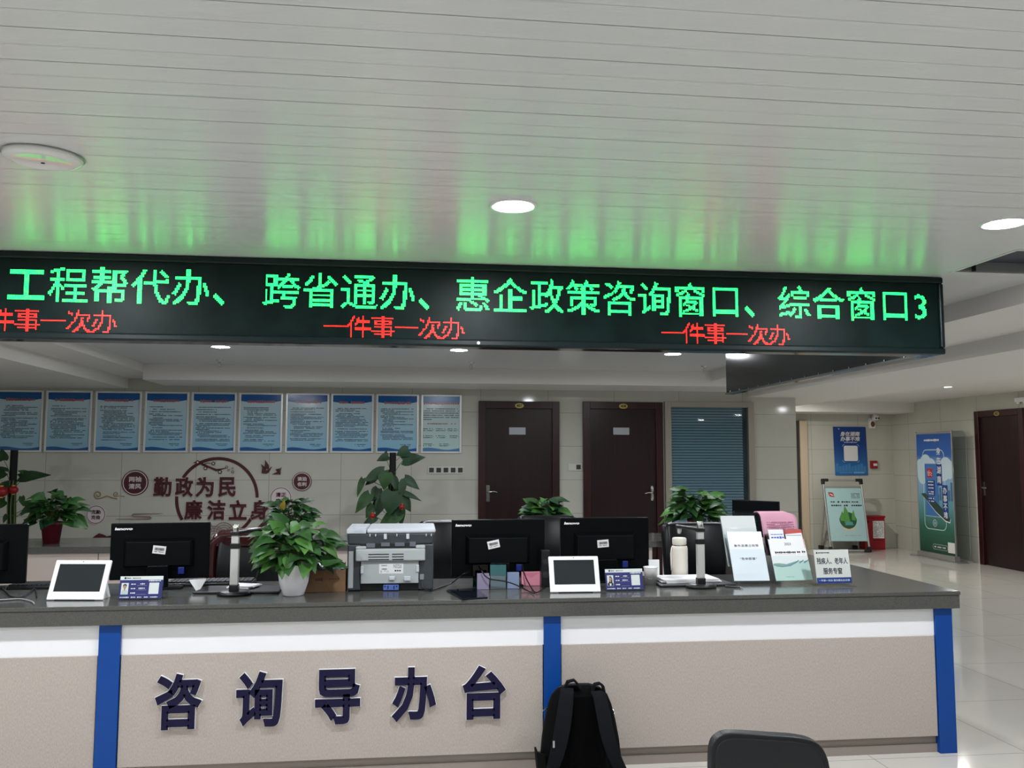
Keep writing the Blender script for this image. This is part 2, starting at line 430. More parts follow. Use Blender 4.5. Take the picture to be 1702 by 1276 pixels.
t = thing('ceiling_hatch', 'dark open hatch in the ceiling at the right edge with pale metal lip', 'ceiling hatch', ((HX0+HX1)/2, (HY0+HY1)/2, 2.4))
hx, hy = (HX1-HX0)/2, (HY1-HY0)/2
m = MB()
for a, b, c, d in ((-hx-.02, hx+.02, -hy-.02, -hy), (-hx-.02, hx+.02, hy, hy+.02), (-hx-.02, -hx, -hy, hy), (hx, hx+.02, -hy, hy)): m.box(a, b, c, d, -.003, -.0005)
m.build('rim', WHITE, t)
m = MB(); m.box(-hx, hx, hy-.012, hy-.001, .002, .05); m.build('lip', ALU, t)
m = MB(); m.box(-hx+.001, hx-.001, -hy+.001, hy-.013, .05, .06); m.build('panel', mat('navy panel', '#1a2033', .5), t)
m = MB()
for x in (-.16, .16): m.box(x-.006, x+.006, hy-.03, hy-.012, -.002, .05)
build_apart(m, 'latch', BLACKP, t)

def sprinkler(x, y, label):
    t = thing('sprinkler', label, 'fire sprinkler', (x, y, 2.4), group='fire sprinklers under the rear ceiling')
    m = MB(); m.lathe([(.035, 0), (.033, -.006), (.012, -.008), (.010, -.03), (.014, -.034)], 20); m.build('escutcheon', STEEL, t)
    m = MB(); m.tube([(-.011, 0, -.03), (-.014, 0, -.05), (-.004, 0, -.066)], .003, 6); m.tube([(.011, 0, -.03), (.014, 0, -.05), (.004, 0, -.066)], .003, 6); m.lathe([(.018, -.068), (.018, -.07)], 16); m.build('deflector', STEEL, t)
for p, l in (((365, 598), 'leftmost of the three small ceiling sprinklers below the ticker, under the left downlight'), ((783, 602), 'middle of the three small ceiling sprinklers below the ticker'), ((1171, 608), 'rightmost of the three small ceiling sprinklers, beside the side wing of the ticker')):
    q = px(*p, z=2.4); sprinkler(q.x, q.y, l)

# ------------------------------------------------------------------ LED ticker over the counter
def led_dots(body, x0, zc, rows, pitch, adv, offset, halfw=()):
    """light emitting dots: the outline of every character sampled on the dot grid"""
    out = []; x = x0
    for ch in body:
        if ch == ' ': x += adv*.27; continue
        v, f = glyphs(ch, offset); k = rows/.93
        lo, hi = v.min(0), v.max(0)
        n = rows+2; gx = (np.arange(n)+.5)/k-.02; gz = -.105+(np.arange(n)+.5)/k
        if ch.isdigit(): gx = gx-.02
        PX, PZ = np.meshgrid(gx, gz); hit = np.zeros(PX.shape, bool)
        for q in f:
            for i in range(1, len(q)-1):
                a, b, c = v[q[0]], v[q[i]], v[q[i+1]]
                d1 = (b[0]-a[0])*(PZ-a[1])-(b[1]-a[1])*(PX-a[0]); d2 = (c[0]-b[0])*(PZ-b[1])-(c[1]-b[1])*(PX-b[0]); d3 = (a[0]-c[0])*(PZ-c[1])-(a[1]-c[1])*(PX-c[0])
                hit |= ((d1 >= 0) & (d2 >= 0) & (d3 >= 0)) | ((d1 <= 0) & (d2 <= 0) & (d3 <= 0))
        for j in range(n):
            for i in range(n):
                if hit[j, i]: out.append((x+i*pitch, zc+(j-n/2)*pitch))
        x += adv*(.62 if ch.isdigit() else 1)
    return out
def led_mat(name, c, s, c2):
    m = bpy.data.materials.new(name); m.use_nodes = True; nt = m.node_tree; b = nt.nodes['Principled BSDF']
    b.inputs['Base Color'].default_value = (.02, .02, .02, 1); b.inputs['Roughness'].default_value = .4
    tc = nt.nodes.new('ShaderNodeTexCoord'); n = nt.nodes.new('ShaderNodeTexNoise'); n.inputs['Scale'].default_value = 55; nt.links.new(tc.outputs['Object'], n.inputs['Vector'])
    mr = nt.nodes.new('ShaderNodeMapRange'); mr.inputs[1].default_value = .5; mr.inputs[2].default_value = .8; nt.links.new(n.outputs[0], mr.inputs[0])
    mx = nt.nodes.new('ShaderNodeMix'); mx.data_type = 'RGBA'; mx.inputs[6].default_value = (*c, 1); mx.inputs[7].default_value = (*c2, 1); nt.links.new(mr.outputs[0], mx.inputs[0])
    nt.links.new(mx.outputs[2], b.inputs['Emission Color']); b.inputs['Emission Strength'].default_value = s
    return m
GREENL = led_mat('green led', (.005, .80, .075), LED_L, (.035, .80, .04))
REDL = led_mat('red led', (.95, .006, .004), LED_L*.8, (.95, .02, .006))
LY, LX0, LX1, LZ0, LZ1 = 4.17, -4.6, 2.785, 1.988, 2.4
SCREENM = mat('led screen', '#10201e', .38, noise=.3, nscale=8, spec=.14)
t = thing('led_ticker', 'long black ticker sign of green and red lit characters hanging under the ceiling', 'led sign', (0, LY, LZ0))
dz = LZ1-LZ0
m = MB(); m.box(LX0, LX1, .012, .12, 0, dz-.004); m.box(2.712, LX1, .12, 2.95, .0, dz-.004); m.build('housing', GLOSSBLACK, t, bevel=.01)
m = MB()
FR = mat('black frame', '#0f1c1e', .32, spec=.3)
m.box(LX0, LX1, -.012, .014, 0, .034); m.box(LX0, LX1, -.012, .014, dz-.036, dz-.003); m.box(LX1-.026, LX1, -.012, .014, .034, dz-.036)
m.build('frame', FR, t, bevel=.008)
m = MB(); m.box(LX0, LX1-.026, .004, .012, .034, dz-.036); m.build('screen', SCREENM, t)
m = MB()
for i in range(14): m.cyl((2.708, .25+i*.2, .018), (2.713, .25+i*.2, .018), .006, n=8)
m.cyl((.33, -.014, .016), (.33, -.010, .016), .008, n=10)
build_apart(m, 'screw', STEEL, t)
m = MB(); m.box(2.706, 2.713, .13, 2.95, 0, .012); m.build('edge_strip', mat('grey edge strip', '#3a403f', .3, .6), t)
PITCH = .00707
def dots_obj(name, pts, m_, fill=.43):
    m = MB(); h = PITCH*fill
    for x, z in pts: m.rect(x-h, x+h, z-h, z+h, .003)
    return m.build(name, m_, t)
sx = .7603
gz = 1.45+(2.506-1.45)*sx-LZ0; rz_ = 1.45+(2.283-1.45)*sx-LZ0
dots_obj('green_text', led_dots('工程帮代办、 跨省通办、惠企政策咨询窗口、综合窗口3', -2.458*sx, gz, 24, PITCH, .2428*sx, .006), GREENL, .40)
for k in range(3):
    dots_obj('red_text', led_dots('一件事一次办', (-2.70, -.5546, 1.6478)[k]*sx, rz_, 16, PITCH, .1495*sx, .0), REDL, .34)

# ------------------------------------------------------------------ service island: counter, worktop, rear cabinet
BEIGE = mat('beige woven board', '#aca29a', .7, noise=.12, nscale=260, bump=.15, bscale=420, stretch=(1, 1, .35))
WHITEB = mat('white board', '#e6e6e9', .4)
BLUE = mat('blue post', '#06408c', .4, spec=.35)
KICK = mat('greige kick board', '#8f857d', .5)
STONE = mat('grey quartz stone', '#545350', .16, noise=.3, nscale=230, ncol='#464643')
NAVY = mat('navy acrylic', '#0e0830', .45, spec=.3)
ACRW = mat('white acrylic', '#dedede', .3)
FY = 4.07
t = thing('reception_counter', 'long reception counter with beige boards, white band and blue posts', 'counter', (0, FY, 0))
bays = ((-4.6, -1.357), (-1.265, .639), (.72, 2.61))
for x0, x1 in bays:
    m = MB(); m.box(x0-.004, x1+.004, .016, .065, .567, .702); m.build('white_band', WHITEB, t)
    m = MB(); m.box(x0+(.004 if x0 > -4 else 0), x1-.004, .008, .045, .082, .567); pb = m.build('front_panel', BEIGE, t, bevel=.002)
    m = MB(); m.box(x0, x1, .035, .065, 0, .09); m.box(x0, x1, .026, .035, 0, .042); m.build('kick_board', KICK, t)
    if x0 == -1.265:
        for ch, cx in zip('咨询导办台', (-1.0056, -.656, -.309, .035, .358)):
            m = MB(); text(m, ch, cx, .3625, .247, -.006, .013, .042, w=.207); l = m.build('letter', ACRW, pb); l['label'] = 'raised letter with white edge'
            m = MB(); text(m, ch, cx, .3625, .243, -.0085, .002, .036, w=.202); m.build('letter_face', NAVY, pb).parent = pb
for x0, x1 in ((-1.357, -1.265), (.639, .72), (2.61, 2.70)):
    m = MB(); m.box(x0, x1, 0, .065, 0, .702); m.build('post', BLUE, t, bevel=.002)
m = MB(); m.box(-4.6, 2.68, .065, .55, 0.02, .701); m.box(2.1, 2.68, .55, 2.95, .02, .701); m.build('carcass', WHITEB, t)
t = thing('worktop', 'dark grey polished stone worktop carrying the screens and signs', 'worktop')
m = MB(); m.zpoly([(-4.6, 4.046), (2.735, 4.046), (2.735, 7.05), (2.06, 7.05), (2.06, 4.757), (-4.6, 4.757)], .7685, .787); m.build('slab', STONE, t, bevel=.0025)
m = MB(); m.zpoly([(-4.6, 4.050), (2.731, 4.050), (2.731, 7.05), (2.66, 7.05), (2.66, 4.12), (-4.6, 4.12)], .7025, .768); m.build('apron', STONE, t, bevel=.002)
m = MB(); m.zpoly([(-4.6, 7.05), (2.733, 7.05), (2.733, 7.8), (-4.6, 7.8)], .7005, .75)
tag(m.build('cabinet_top', STONE, bevel=.003), 'grey stone top of the rear cabinets below the wall slogan', 'worktop')
CAB = mat('pinkish beige cabinet', '#b3a79f', .5)
for i in range(9):
    x0 = -4.6+i*.737
    o_ = ('leftmost in view', 'second from left in view', 'third from left, behind the wooden armchair', 'fourth from left, behind the printer', 'behind the third monitor', 'behind the fourth monitor', 'rightmost, behind the cream flask')
    l_ = 'beige low cabinet under the rear stone top, ' + (o_[i-2] if i > 1 else 'beyond the left picture edge')
    t = thing('low_cabinet', l_, 'cabinet', (x0+.3685, 7.08, 0), group='beige cabinets under the rear stone top')
    m = MB(); m.box(-.3675, .3675, .02, .66, .0, .7); m.build('body', CAB, t)
    m = MB(); m.box(-.3655, .3655, .0, .019, .06, .698); m.build('door', CAB, t, bevel=.002)

# ------------------------------------------------------------------ doors, window and things on the back wall
PLATE = mat('name plate', '#a9aeb6', .3, .3)
def door(name, x0, x1, top, num, handle, label, rz=0., loc=None, leafmat=DOORLEAF, plate=True):
    """local x from x0 to x1, wall plane at y=0, front towards -y"""
    t = thing(name, label, 'door', loc or (0, 10., 0), rz, kind='structure')
    fw = .085
    m = MB(); m.box(x0, x0+fw, -.045, -.001, 0, top); m.box(x1-fw, x1, -.045, -.001, 0, top); m.box(x0+fw, x1-fw, -.045, -.001, top-fw, top); m.build('door_frame', DARKWOOD, t, bevel=.004)
    m = MB(); m.box(x0+fw, x1-fw, -.012, -.001, .004, top-fw); lf = m.build('door_leaf', leafmat, t)
    cx = (x0+x1)/2
    m = MB(); m.lathe([(.001, 0), (.045, 0), (.045, .006), (.001, .006)], 32, (0, 0, 0), False, False, 1.15, .66)
    m.v = [(cx+v[0], -.051+v[2], top-.052+v[1]) for v in m.v]; pl = m.build('number_plate', BRASS, t)
    m = MB(); text(m, num, cx, top-.052, .034, -.0525, 0, .03); m.build('number', INK, pl)
    if plate:
        m = MB(); m.box(cx-.097-.02, cx+.097-.02, -.02, -.012, top-.39, top-.305); np_ = m.build('name_plate', PLATE, t, bevel=.002)
        m = MB(); m.box(cx-.092-.02, cx+.092-.02, -.0215, -.0195, top-.375, top-.373); m.box(cx-.092-.02, cx+.092-.02, -.0215, -.0195, top-.325, top-.323); build_apart(m, 'groove', ALU, np_)
    h = MB()
    if handle == 'L':
        hx = x0+fw+.03; s = 1
        h.box(hx-.02, hx+.02, -.018, -.012, .93, 1.12)
        h.tube([(hx, -.012, 1.04), (hx, -.05, 1.04), (hx+.02, -.058, 1.045), (hx+.07, -.058, 1.048), (hx+.105, -.055, 1.038)], [.010, .010, .009, .008, .006], 10)
    else:
        hx = x1-fw-.05; s = -1
        h.lathe([(.001, -.09), (.018, -.085), (.021, -.05), (.014, 0), (.021, .05), (.018, .085), (.001, .09)], 16, (hx, -.018, 1.02), True, False, 1, .5)
        h.tube([(hx, -.012, 1.03), (hx, -.052, 1.03), (hx-.02, -.06, 1.03), (hx-.06, -.06, 1.03), (hx-.1, -.056, 1.018)], [.012, .010, .010, .008, .006], 10)
    h.build('door_handle', STEEL, t)
    return t
door('door_1', .797, 1.752, 2.097, '407', 'L', 'dark red brown door numbered 407')
door('door_2', 2.036, 3.005, 2.102, '408', 'R', 'dark red brown door numbered 408')
door('door_3', -.475, .475, 2.085, '405', 'L', 'dark red brown door in the right wall', PI/2*-1, (7.8, 10.555, 0), plate=False)
# pale door frame with dark gap at the left end of the alcove wall
m = MB(); m.box(6.185, 6.31, 13.05, 13.129, 0, 2.03)
struct(m.build('trim_8', mat('cream trim', '#b8a890', .5), bevel=.004), 'cream door jamb at the left end of the corridor wall', 'trim')
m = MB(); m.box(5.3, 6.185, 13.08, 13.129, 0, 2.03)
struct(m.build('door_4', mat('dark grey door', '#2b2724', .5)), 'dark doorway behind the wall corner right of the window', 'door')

# window with closed blinds
GLASS = clear_mat('tinted glass', '#eff5f6')
t = thing('window_1', 'office window with closed blue grey blinds and a pale metal frame', 'window', (0, 10., 0), kind='structure')
wx0, wx1, wt = 3.027, 4.136, 2.112
m = MB(); fw = .075
FRM = mat('window frame', '#9a948a', .4, .2)
m.box(wx0, wx0+fw, -.06, -.001, .5, wt); m.box(wx1-fw, wx1, -.06, -.001, .5, wt); m.box(wx0+fw, wx1-fw, -.06, -.001, wt-fw+.01, wt); m.box(wx0+fw, wx1-fw, -.06, -.001, .5, .57); m.build('window_frame', FRM, t, bevel=.003)
m = MB(); m.box(wx0+fw, wx1-fw, -.004, -.001, .57, wt-fw+.01); m.build('dark_backing', mat('dark teal backing', '#16303a', .6), t)
BL = mat('blind slat', '#8ea7b6', .45)
m = MB(); z = .58
while z < wt-fw: 
    m.add([(wx0+fw+.004, -.028, z), (wx1-fw-.062, -.028, z), (wx1-fw-.062, -.010, z+.027), (wx0+fw+.004, -.010, z+.027)], [(0, 1, 2, 3)]); z += .033
m.build('blind', BL, t)
m = MB(); m.box(wx0+fw, wx1-fw, -.042, -.038, .57, wt-fw+.01); m.build('glass_pane', GLASS, t)

# switch and socket plates
def plate(x, z, n, dark, label, cat):
    t = thing('socket_panel' if n > 2 else 'switch_panel', label, cat, (x, 9.999, z))
    w = .0833; W = w*n
    m = MB(); m.box(-W/2, W/2, -.012, 0, -.043, .043); m.build('cover', mat('white switch plastic', '#c9cac4', .35), t, bevel=.003)
    for i in range(n):
        cx = -W/2+w*(i+.5)
        if i in dark:
            m = MB(); m.box(cx-.027, cx+.027, -.0145, -.012, -.027, .027); s = m.build('socket', mat('dark socket', '#33352f', .4), t)
        else:
            m = MB(); m.box(cx-.03, cx+.03, -.015, -.012, -.03, -.001); m.box(cx-.03, cx+.03, -.015, -.012, .001, .03); m.build('switch', mat('white switch plastic', '#c9cac4', .35), t, bevel=.002)
plate(.423, 1.293, 5, range(5), 'white strip of five square sockets on the wall left of door 407', 'socket panel')
plate(1.941, 1.329, 2, (1,), 'small white switch and socket plate between the two doors', 'switch panel')

# framed notices
PX_ = [(-4.497, -4.011), (-3.986, -3.4996), (-3.468, -2.975), (-2.943, -2.464), (-2.438, -1.946), (-1.919, -1.434), (-1.401, -.916), (-.896, -.4126), (-.385, .1044), (.132, .5997)]
PBG = []
def grad_mat(name, c0, c1, ax, lo, hi, rough=.35):
    m = bpy.data.materials.new(name); m.use_nodes = True; nt = m.node_tree; b = nt.nodes['Principled BSDF']
    tc = nt.nodes.new('ShaderNodeTexCoord'); sp = nt.nodes.new('ShaderNodeSeparateXYZ'); nt.links.new(tc.outputs['Object'], sp.inputs[0])
    mr = nt.nodes.new('ShaderNodeMapRange'); mr.inputs[1].default_value = lo; mr.inputs[2].default_value = hi; nt.links.new(sp.outputs[ax], mr.inputs[0])
    mx = nt.nodes.new('ShaderNodeMix'); mx.data_type = 'RGBA'; mx.inputs[6].default_value = lin(c0); mx.inputs[7].default_value = lin(c1)
    nt.links.new(mr.outputs[0], mx.inputs[0]); nt.links.new(mx.outputs[2], b.inputs['Base Color']); b.inputs['Roughness'].default_value = rough
    return m
NOTICE = grad_mat('printed notice blue', '#86bcd8', '#bdd6e0', 2, -.3, .22, .12)
NOTICE2 = grad_mat('printed notice pale', '#b4d2d2', '#c6d8dc', 2, -.3, .22, .12)
PB = mat('print blue', '#0f5699', .15); PR = mat('print red', '#a8615f', .2); PG = mat('print grey', '#3a4a58', .25); PINK_ = mat('print pale blue', '#4f7fae', .2)
FRAMEW = mat('notice frame', '#d6d7d6', .3, .3)
rnd = random.Random(5)
ords = ('leftmost, cut by the picture edge', 'second from the left', 'third from the left, above the left medallions', 'fourth from the left', 'fifth from the left, above the plum branch', 'sixth from the left', 'seventh from the left', 'eighth from the left', 'ninth from the left, above the tall plant', 'rightmost, paler, with a flow chart')
for i, (x0, x1) in enumerate(PX_):
    w = x1-x0; zc = 1.828; h = .341
    t = thing('framed_notice', 'framed blue printed notice in the wall row, %s' % ords[i], 'framed notice', ((x0+x1)/2, 9.998, zc), group='framed notices on the back wall')
    f = .022; a = w/2
    m = MB(); m.box(-a, -a+f, -.02, 0, -h, h); m.box(a-f, a, -.02, 0, -h, h); m.box(-a+f, a-f, -.02, 0, -h, -h+f); m.box(-a+f, a-f, -.02, 0, h-f, h); m.build('frame', FRAMEW, t, bevel=.003)
    m = MB(); m.box(-a+f, a-f, -.008, 0, -h+f, h-f); pr = m.build('print', NOTICE if i < 9 else NOTICE2, t)
    ia, ih = a-f, h-f
    m = MB(); n = 14
    top = [(-ia+2*ia*k/n, ih-.075-.03*math.sin(k/n*2.6)+.02*(k/n)) for k in range(n+1)]
    m.poly(top+[(ia, ih), (-ia, ih)], -.0085)
    bot = [(-ia+2*ia*k/n, -ih+.03+.012*math.sin(k/n*PI*2+.6)) for k in range(n+1)]
    m.poly([(-ia, -ih), (ia, -ih)]+bot[::-1], -.0085)
    m.build('blue_border', PB if i < 9 else PINK_, pr)
    m = MB(); bars(m, -ia*.68 if i < 9 else -ia*.98, ia*.68 if i < 9 else ia*.98, ih-.082, .032, rnd, -.0092, .97, .026); m.build('heading', PR, pr)
    m = MB(); z = ih-.15
    if i < 9:
        while z > -ih+.11:
            L = rnd.choice((1, 1, 1, .93, .6, .4, .75)); ind = rnd.choice((0, 0, .1, .18))
            bars(m, -ia*.86+ind*ia, -ia*.86+ia*1.68*L, z, .0105, rnd, -.0092, .93, .0125); z -= rnd.choice((.0165, .0165, .0165, .027))
        bars(m, ia*.15, ia*.7, -ih+.075, .010, rnd, -.0092, .95); bars(m, ia*.25, ia*.65, -ih+.058, .008, rnd, -.0092, .9)
    else:
        for k in range(6): bars(m, -ia*(.82 if k == 0 else .98), ia*(.95 if k < 5 else -.5), ih-.145-k*.025, .012, rnd, -.0092, .85, .016)
        for zz, bx in ((-.06, (-.98, -.3, .35)), (-.14, (-.98, -.3, .4)), (-.235, (-.98, -.1))):
            for b0 in bx:
                for q in (0, 1): bars(m, ia*b0, ia*(b0+.5), zz-q*.02, .011, rnd, -.0092, .85, .014)
                m.rect(ia*(b0+.53), ia*(b0+.58), zz-.012, zz-.008, -.0092)
    m.build('lettering', PG, pr)
    if i == 9:
        m = MB(); bars(m, -ia*.85, ia*.8, .0, .017, rnd, -.0092, .9); m.build('subheading', PR, pr)

# ------------------------------------------------------------------ slogan mural: each cut-out sign fixed to the wall
MAROON = mat('maroon acrylic', '#47101b', .4); PALE = mat('pale acrylic', '#cfc5c6', .35); TAUPE = mat('taupe acrylic', '#84706c', .4); GOLD = mat('ochre print', '#8d7c58', .4); GREYW = mat('wave grey', '#8f8880', .4)
def W(x, y): q = px(x, y, y=10.); return q.x, q.z
def mural(name, label, cat, parts, group='maroon slogan signs on the wall'):
    """parts: (part name, material, builder function(mb, ox, oz)) in world x,z; root at the mean"""
    xs = [v[0] for m, _, _ in parts for v in m.v]; zs = [v[2] for m, _, _ in parts for v in m.v]
    cx, cz = (min(xs)+max(xs))/2, (min(zs)+max(zs))/2
    t = thing(name, label, cat, (cx, 9.999, cz), group=group)
    for m, nm, mt in parts:
        m.v = [(v[0]-cx, v[1], v[2]-cz) for v in m.v]; m.build(nm, mt, t)
def solid_text(s, cx, cy, w, h, off=.03, y=-.022, d=.010, slant=0.):
    m = MB(); a = W(cx-w/2, cy); b = W(cx+w/2, cy); hh = W(cx, cy-h/2)[1]-W(cx, cy+h/2)[1]
    text(m, s, (a[0]+b[0])/2, a[1], hh, y, d, off, w=b[0]-a[0], slant=slant); return m
# four big upper and lower letters: each letter its own sign
for s, xs_, cy, h, lab in (('勤政为民', (271, 307, 341, 378), 809, 33, 'upper'), ('廉洁立身', (322, 360, 396, 432), 847, 33, 'lower')):
    for ch, cx, nm in zip(s, xs_, ('first', 'second', 'third', 'fourth')):
        wd = 30 if ch != '民' else 29
        mural('slogan_letter', 'maroon cut-out character, %s in the %s slogan line on the wall' % (nm, lab), 'wall lettering',
              [(solid_text(ch, cx, cy, wd+2, h+2, .045, -.013, .007), 'backing', PALE), (solid_text(ch, cx, cy, wd, h, .03), 'face', MAROON)])
cx, cz = W(361, 828); R = W(361+69, 828)[0]-cx; w = .034
def arc_sign(a0, a1, label):
    m = MB(); A = [math.radians(a0+(a1-a0)*i/40) for i in range(41)]
    out = [(cx+R*math.cos(a), cz+R*math.sin(a)*1.02) for a in A]; inn = [(cx+(R-w)*math.cos(a), cz+(R-w)*math.sin(a)*1.02) for a in A]
    vs = []
    for o_, i_ in zip(out, inn): vs += [(o_[0], -.005, o_[1]), (i_[0], -.005, i_[1]), (o_[0], 0, o_[1]), (i_[0], 0, i_[1])]
    fs = []
    for k in range(40):
        b = 4*k; fs += [(b+1, b, b+4, b+5), (b, b+2, b+6, b+4), (b+3, b+1, b+5, b+7)]
    fs += [(0, 1, 3, 2), (160, 162, 163, 161)]
    m.add(vs, fs); mural('ring_segment', label, 'wall decoration', [(m, 'ring', MAROON)])
arc_sign(1, 149, 'large maroon arc around the top of the slogan'); arc_sign(177, 212, 'short maroon arc left of the lower slogan line'); arc_sign(300, 336, 'short maroon arc beneath the end of the lower slogan line')
def medallion(x, y, r, lines, filled, label):
    c = W(x, y); rr = W(x+r, y)[0]-c[0]
    a = MB(); a.lathe([(rr, 0), (rr, .012), (rr*.999, .012)], 48, (0, 0, 0)); a.v = [(c[0]+v[0], -v[2], c[1]+v[1]) for v in a.v]
    b = MB(); disc(b, c[0], c[1], rr*.93, -.0125, 48, rr*.86 if filled else rr*.87)
    p = [(a, 'disc', MAROON if filled else PALE), (b, 'rim_line', PALE if filled else MAROON)]
    e = MB(); s = rr*.5
    for k, ln in enumerate(lines): text(e, ln, c[0], c[1]+(s*.56 if k == 0 else -s*.56), s*.86, -.0135, 0, .035, w=s*1.9)
    p.append((e, 'lettering', PALE if filled else MAROON)); mural('medallion', label, 'wall medallion', p)
medallion(225, 802, 22, ('两袖', '清风'), True, 'larger filled maroon round sign with four pale characters, left of the slogan')
medallion(160, 855, 16.5, ('克勤', '克俭'), False, 'white round sign with maroon rim and four characters, above the left monitor')
medallion(502, 800, 16, ('淡泊', '名利'), True, 'small filled maroon round sign right of the two birds')
medallion(467, 827, 18.5, ('清正', '廉洁'), False, 'white round sign with maroon rim partly hidden by the rear potted plant')
# plum branch
def Wp(L): return [W(*q) for q in L]
m = MB(); path_strip(m, Wp([(322, 769), (330, 767), (338, 772), (350, 777), (360, 781), (370, 779), (378, 777)]), [.008, .022, .026, .02, .026, .012, .004], -.012); path_strip(m, Wp([(338, 772), (345, 769), (352, 770)]), [.01, .008, .004], -.012)
f = MB(); g = MB()
for (x, y, r) in ((329, 768, 3.2), (355, 770, 3), (342, 778, 3), (366, 784, 3.2), (377, 776, 2.2), (380, 781, 1.8), (387, 784, 2.2), (387, 778, 1.6)):
    c = W(x, y); rr = W(x+r, y)[0]-c[0]
    for k in range(5): disc(f, c[0]+rr*.6*math.cos(k*1.257+.3), c[1]+rr*.6*math.sin(k*1.257+.3), rr*.52, -.014, 12)
    disc(g, c[0], c[1], rr*.55, -.015, 12)
mural('plum_branch', 'maroon plum branch with small blossoms inside the top of the slogan ring', 'wall decoration', [(m, 'branch', MAROON), (f, 'blossom', MAROON), (g, 'blossom_heart', PALE)])
# birds
def bird(pts, label):
    m = MB()
    for P in pts: m.poly(Wp(P)[::-1], -.014, 0.)
    mural('bird_cutout', label, 'wall decoration', [(m, 'silhouette', MAROON)])
bird([[(436, 777), (442, 782), (448, 779), (452, 775), (447, 785), (443, 787), (435, 786)], [(441, 764), (447, 773), (447, 780), (440, 778)], [(434, 771), (441, 776), (443, 782), (436, 777)]], 'larger flying bird cut-out, upper left of the two birds')
bird([[(452, 788), (459, 785), (463, 783), (468, 776), (466, 784), (462, 788)], [(462, 787), (467, 784), (466, 789)], [(458, 780), (465, 778), (462, 785)]], 'smaller flying bird cut-out, lower right of the two birds')
# clouds, lines, hills, waves
def spiral(x, y, r, turns, tail):
    c = W(x, y); rr = W(x+r, y)[0]-c[0]; P = []
    for k in range(41): a = -PI/2-k/40*turns*2*PI; q = rr*(1-.75*k/40); P.append((c[0]+q*math.cos(a), c[1]+q*math.sin(a)))
    T = Wp(tail)[::-1]; return T+P
m = MB(); path_strip(m, spiral(163, 822, 7, 1.3, [(168, 828), (178, 824), (186, 827), (195, 829)]), .013, -.004)
mural('cloud_swirl', 'larger ochre cloud swirl on the wall left of the slogan', 'wall decoration', [(m, 'swirl', GOLD)])
m = MB(); path_strip(m, spiral(193, 821, 4.5, 1.2, [(198, 824), (207, 825)]), .009, -.004)
mural('cloud_swirl', 'smaller ochre cloud swirl below the large filled medallion', 'wall decoration', [(m, 'swirl', GOLD)])
m = MB(); P = [(271, 853), (222, 854), (220.5, 856), (222, 858), (250, 858.5), (252, 860.5), (250, 862), (193, 862.5)]; path_strip(m, Wp(P), [.004, .012, .014, .014, .012, .014, .012, .004], -.012)
mural('cloud_line', 'maroon folded line ornament left of the lower slogan line', 'wall decoration', [(m, 'line', TAUPE)])
m = MB(); P = [(152, 895), (160, 889), (165, 886), (172, 888), (178, 891), (186, 889), (198, 880), (210, 884), (224, 896)]; m.poly(Wp(P)[::-1], -.012, 0.)
mural('hill_cutout', 'maroon hill silhouette on the wall behind the left monitor', 'wall decoration', [(m, 'silhouette', MAROON)])
m = MB(); P = [(408, 890), (422, 882), (438, 866), (450, 862), (462, 864), (480, 856), (500, 872), (520, 880), (532, 889)]; m.poly(Wp(P)[::-1], -.012, 0.)
mural('hill_cutout', 'maroon hill silhouette on the wall behind the front potted plant', 'wall decoration', [(m, 'silhouette', MAROON)])
m = MB()
for (x, y) in ((372, 884), (356, 890), (390, 890), (340, 884), (330, 890)):
    c = W(x, y)
    for r in (5, 9, 13, 17): rr = W(x+r, y)[0]-c[0]; disc(m, c[0], c[1], rr, -.006-.001*((x*7) % 5), 30, rr-.009, 0, PI)
mural('wave_pattern', 'grey scalloped wave pattern beneath the slogan', 'wall decoration', [(m, 'waves', TAUPE)])

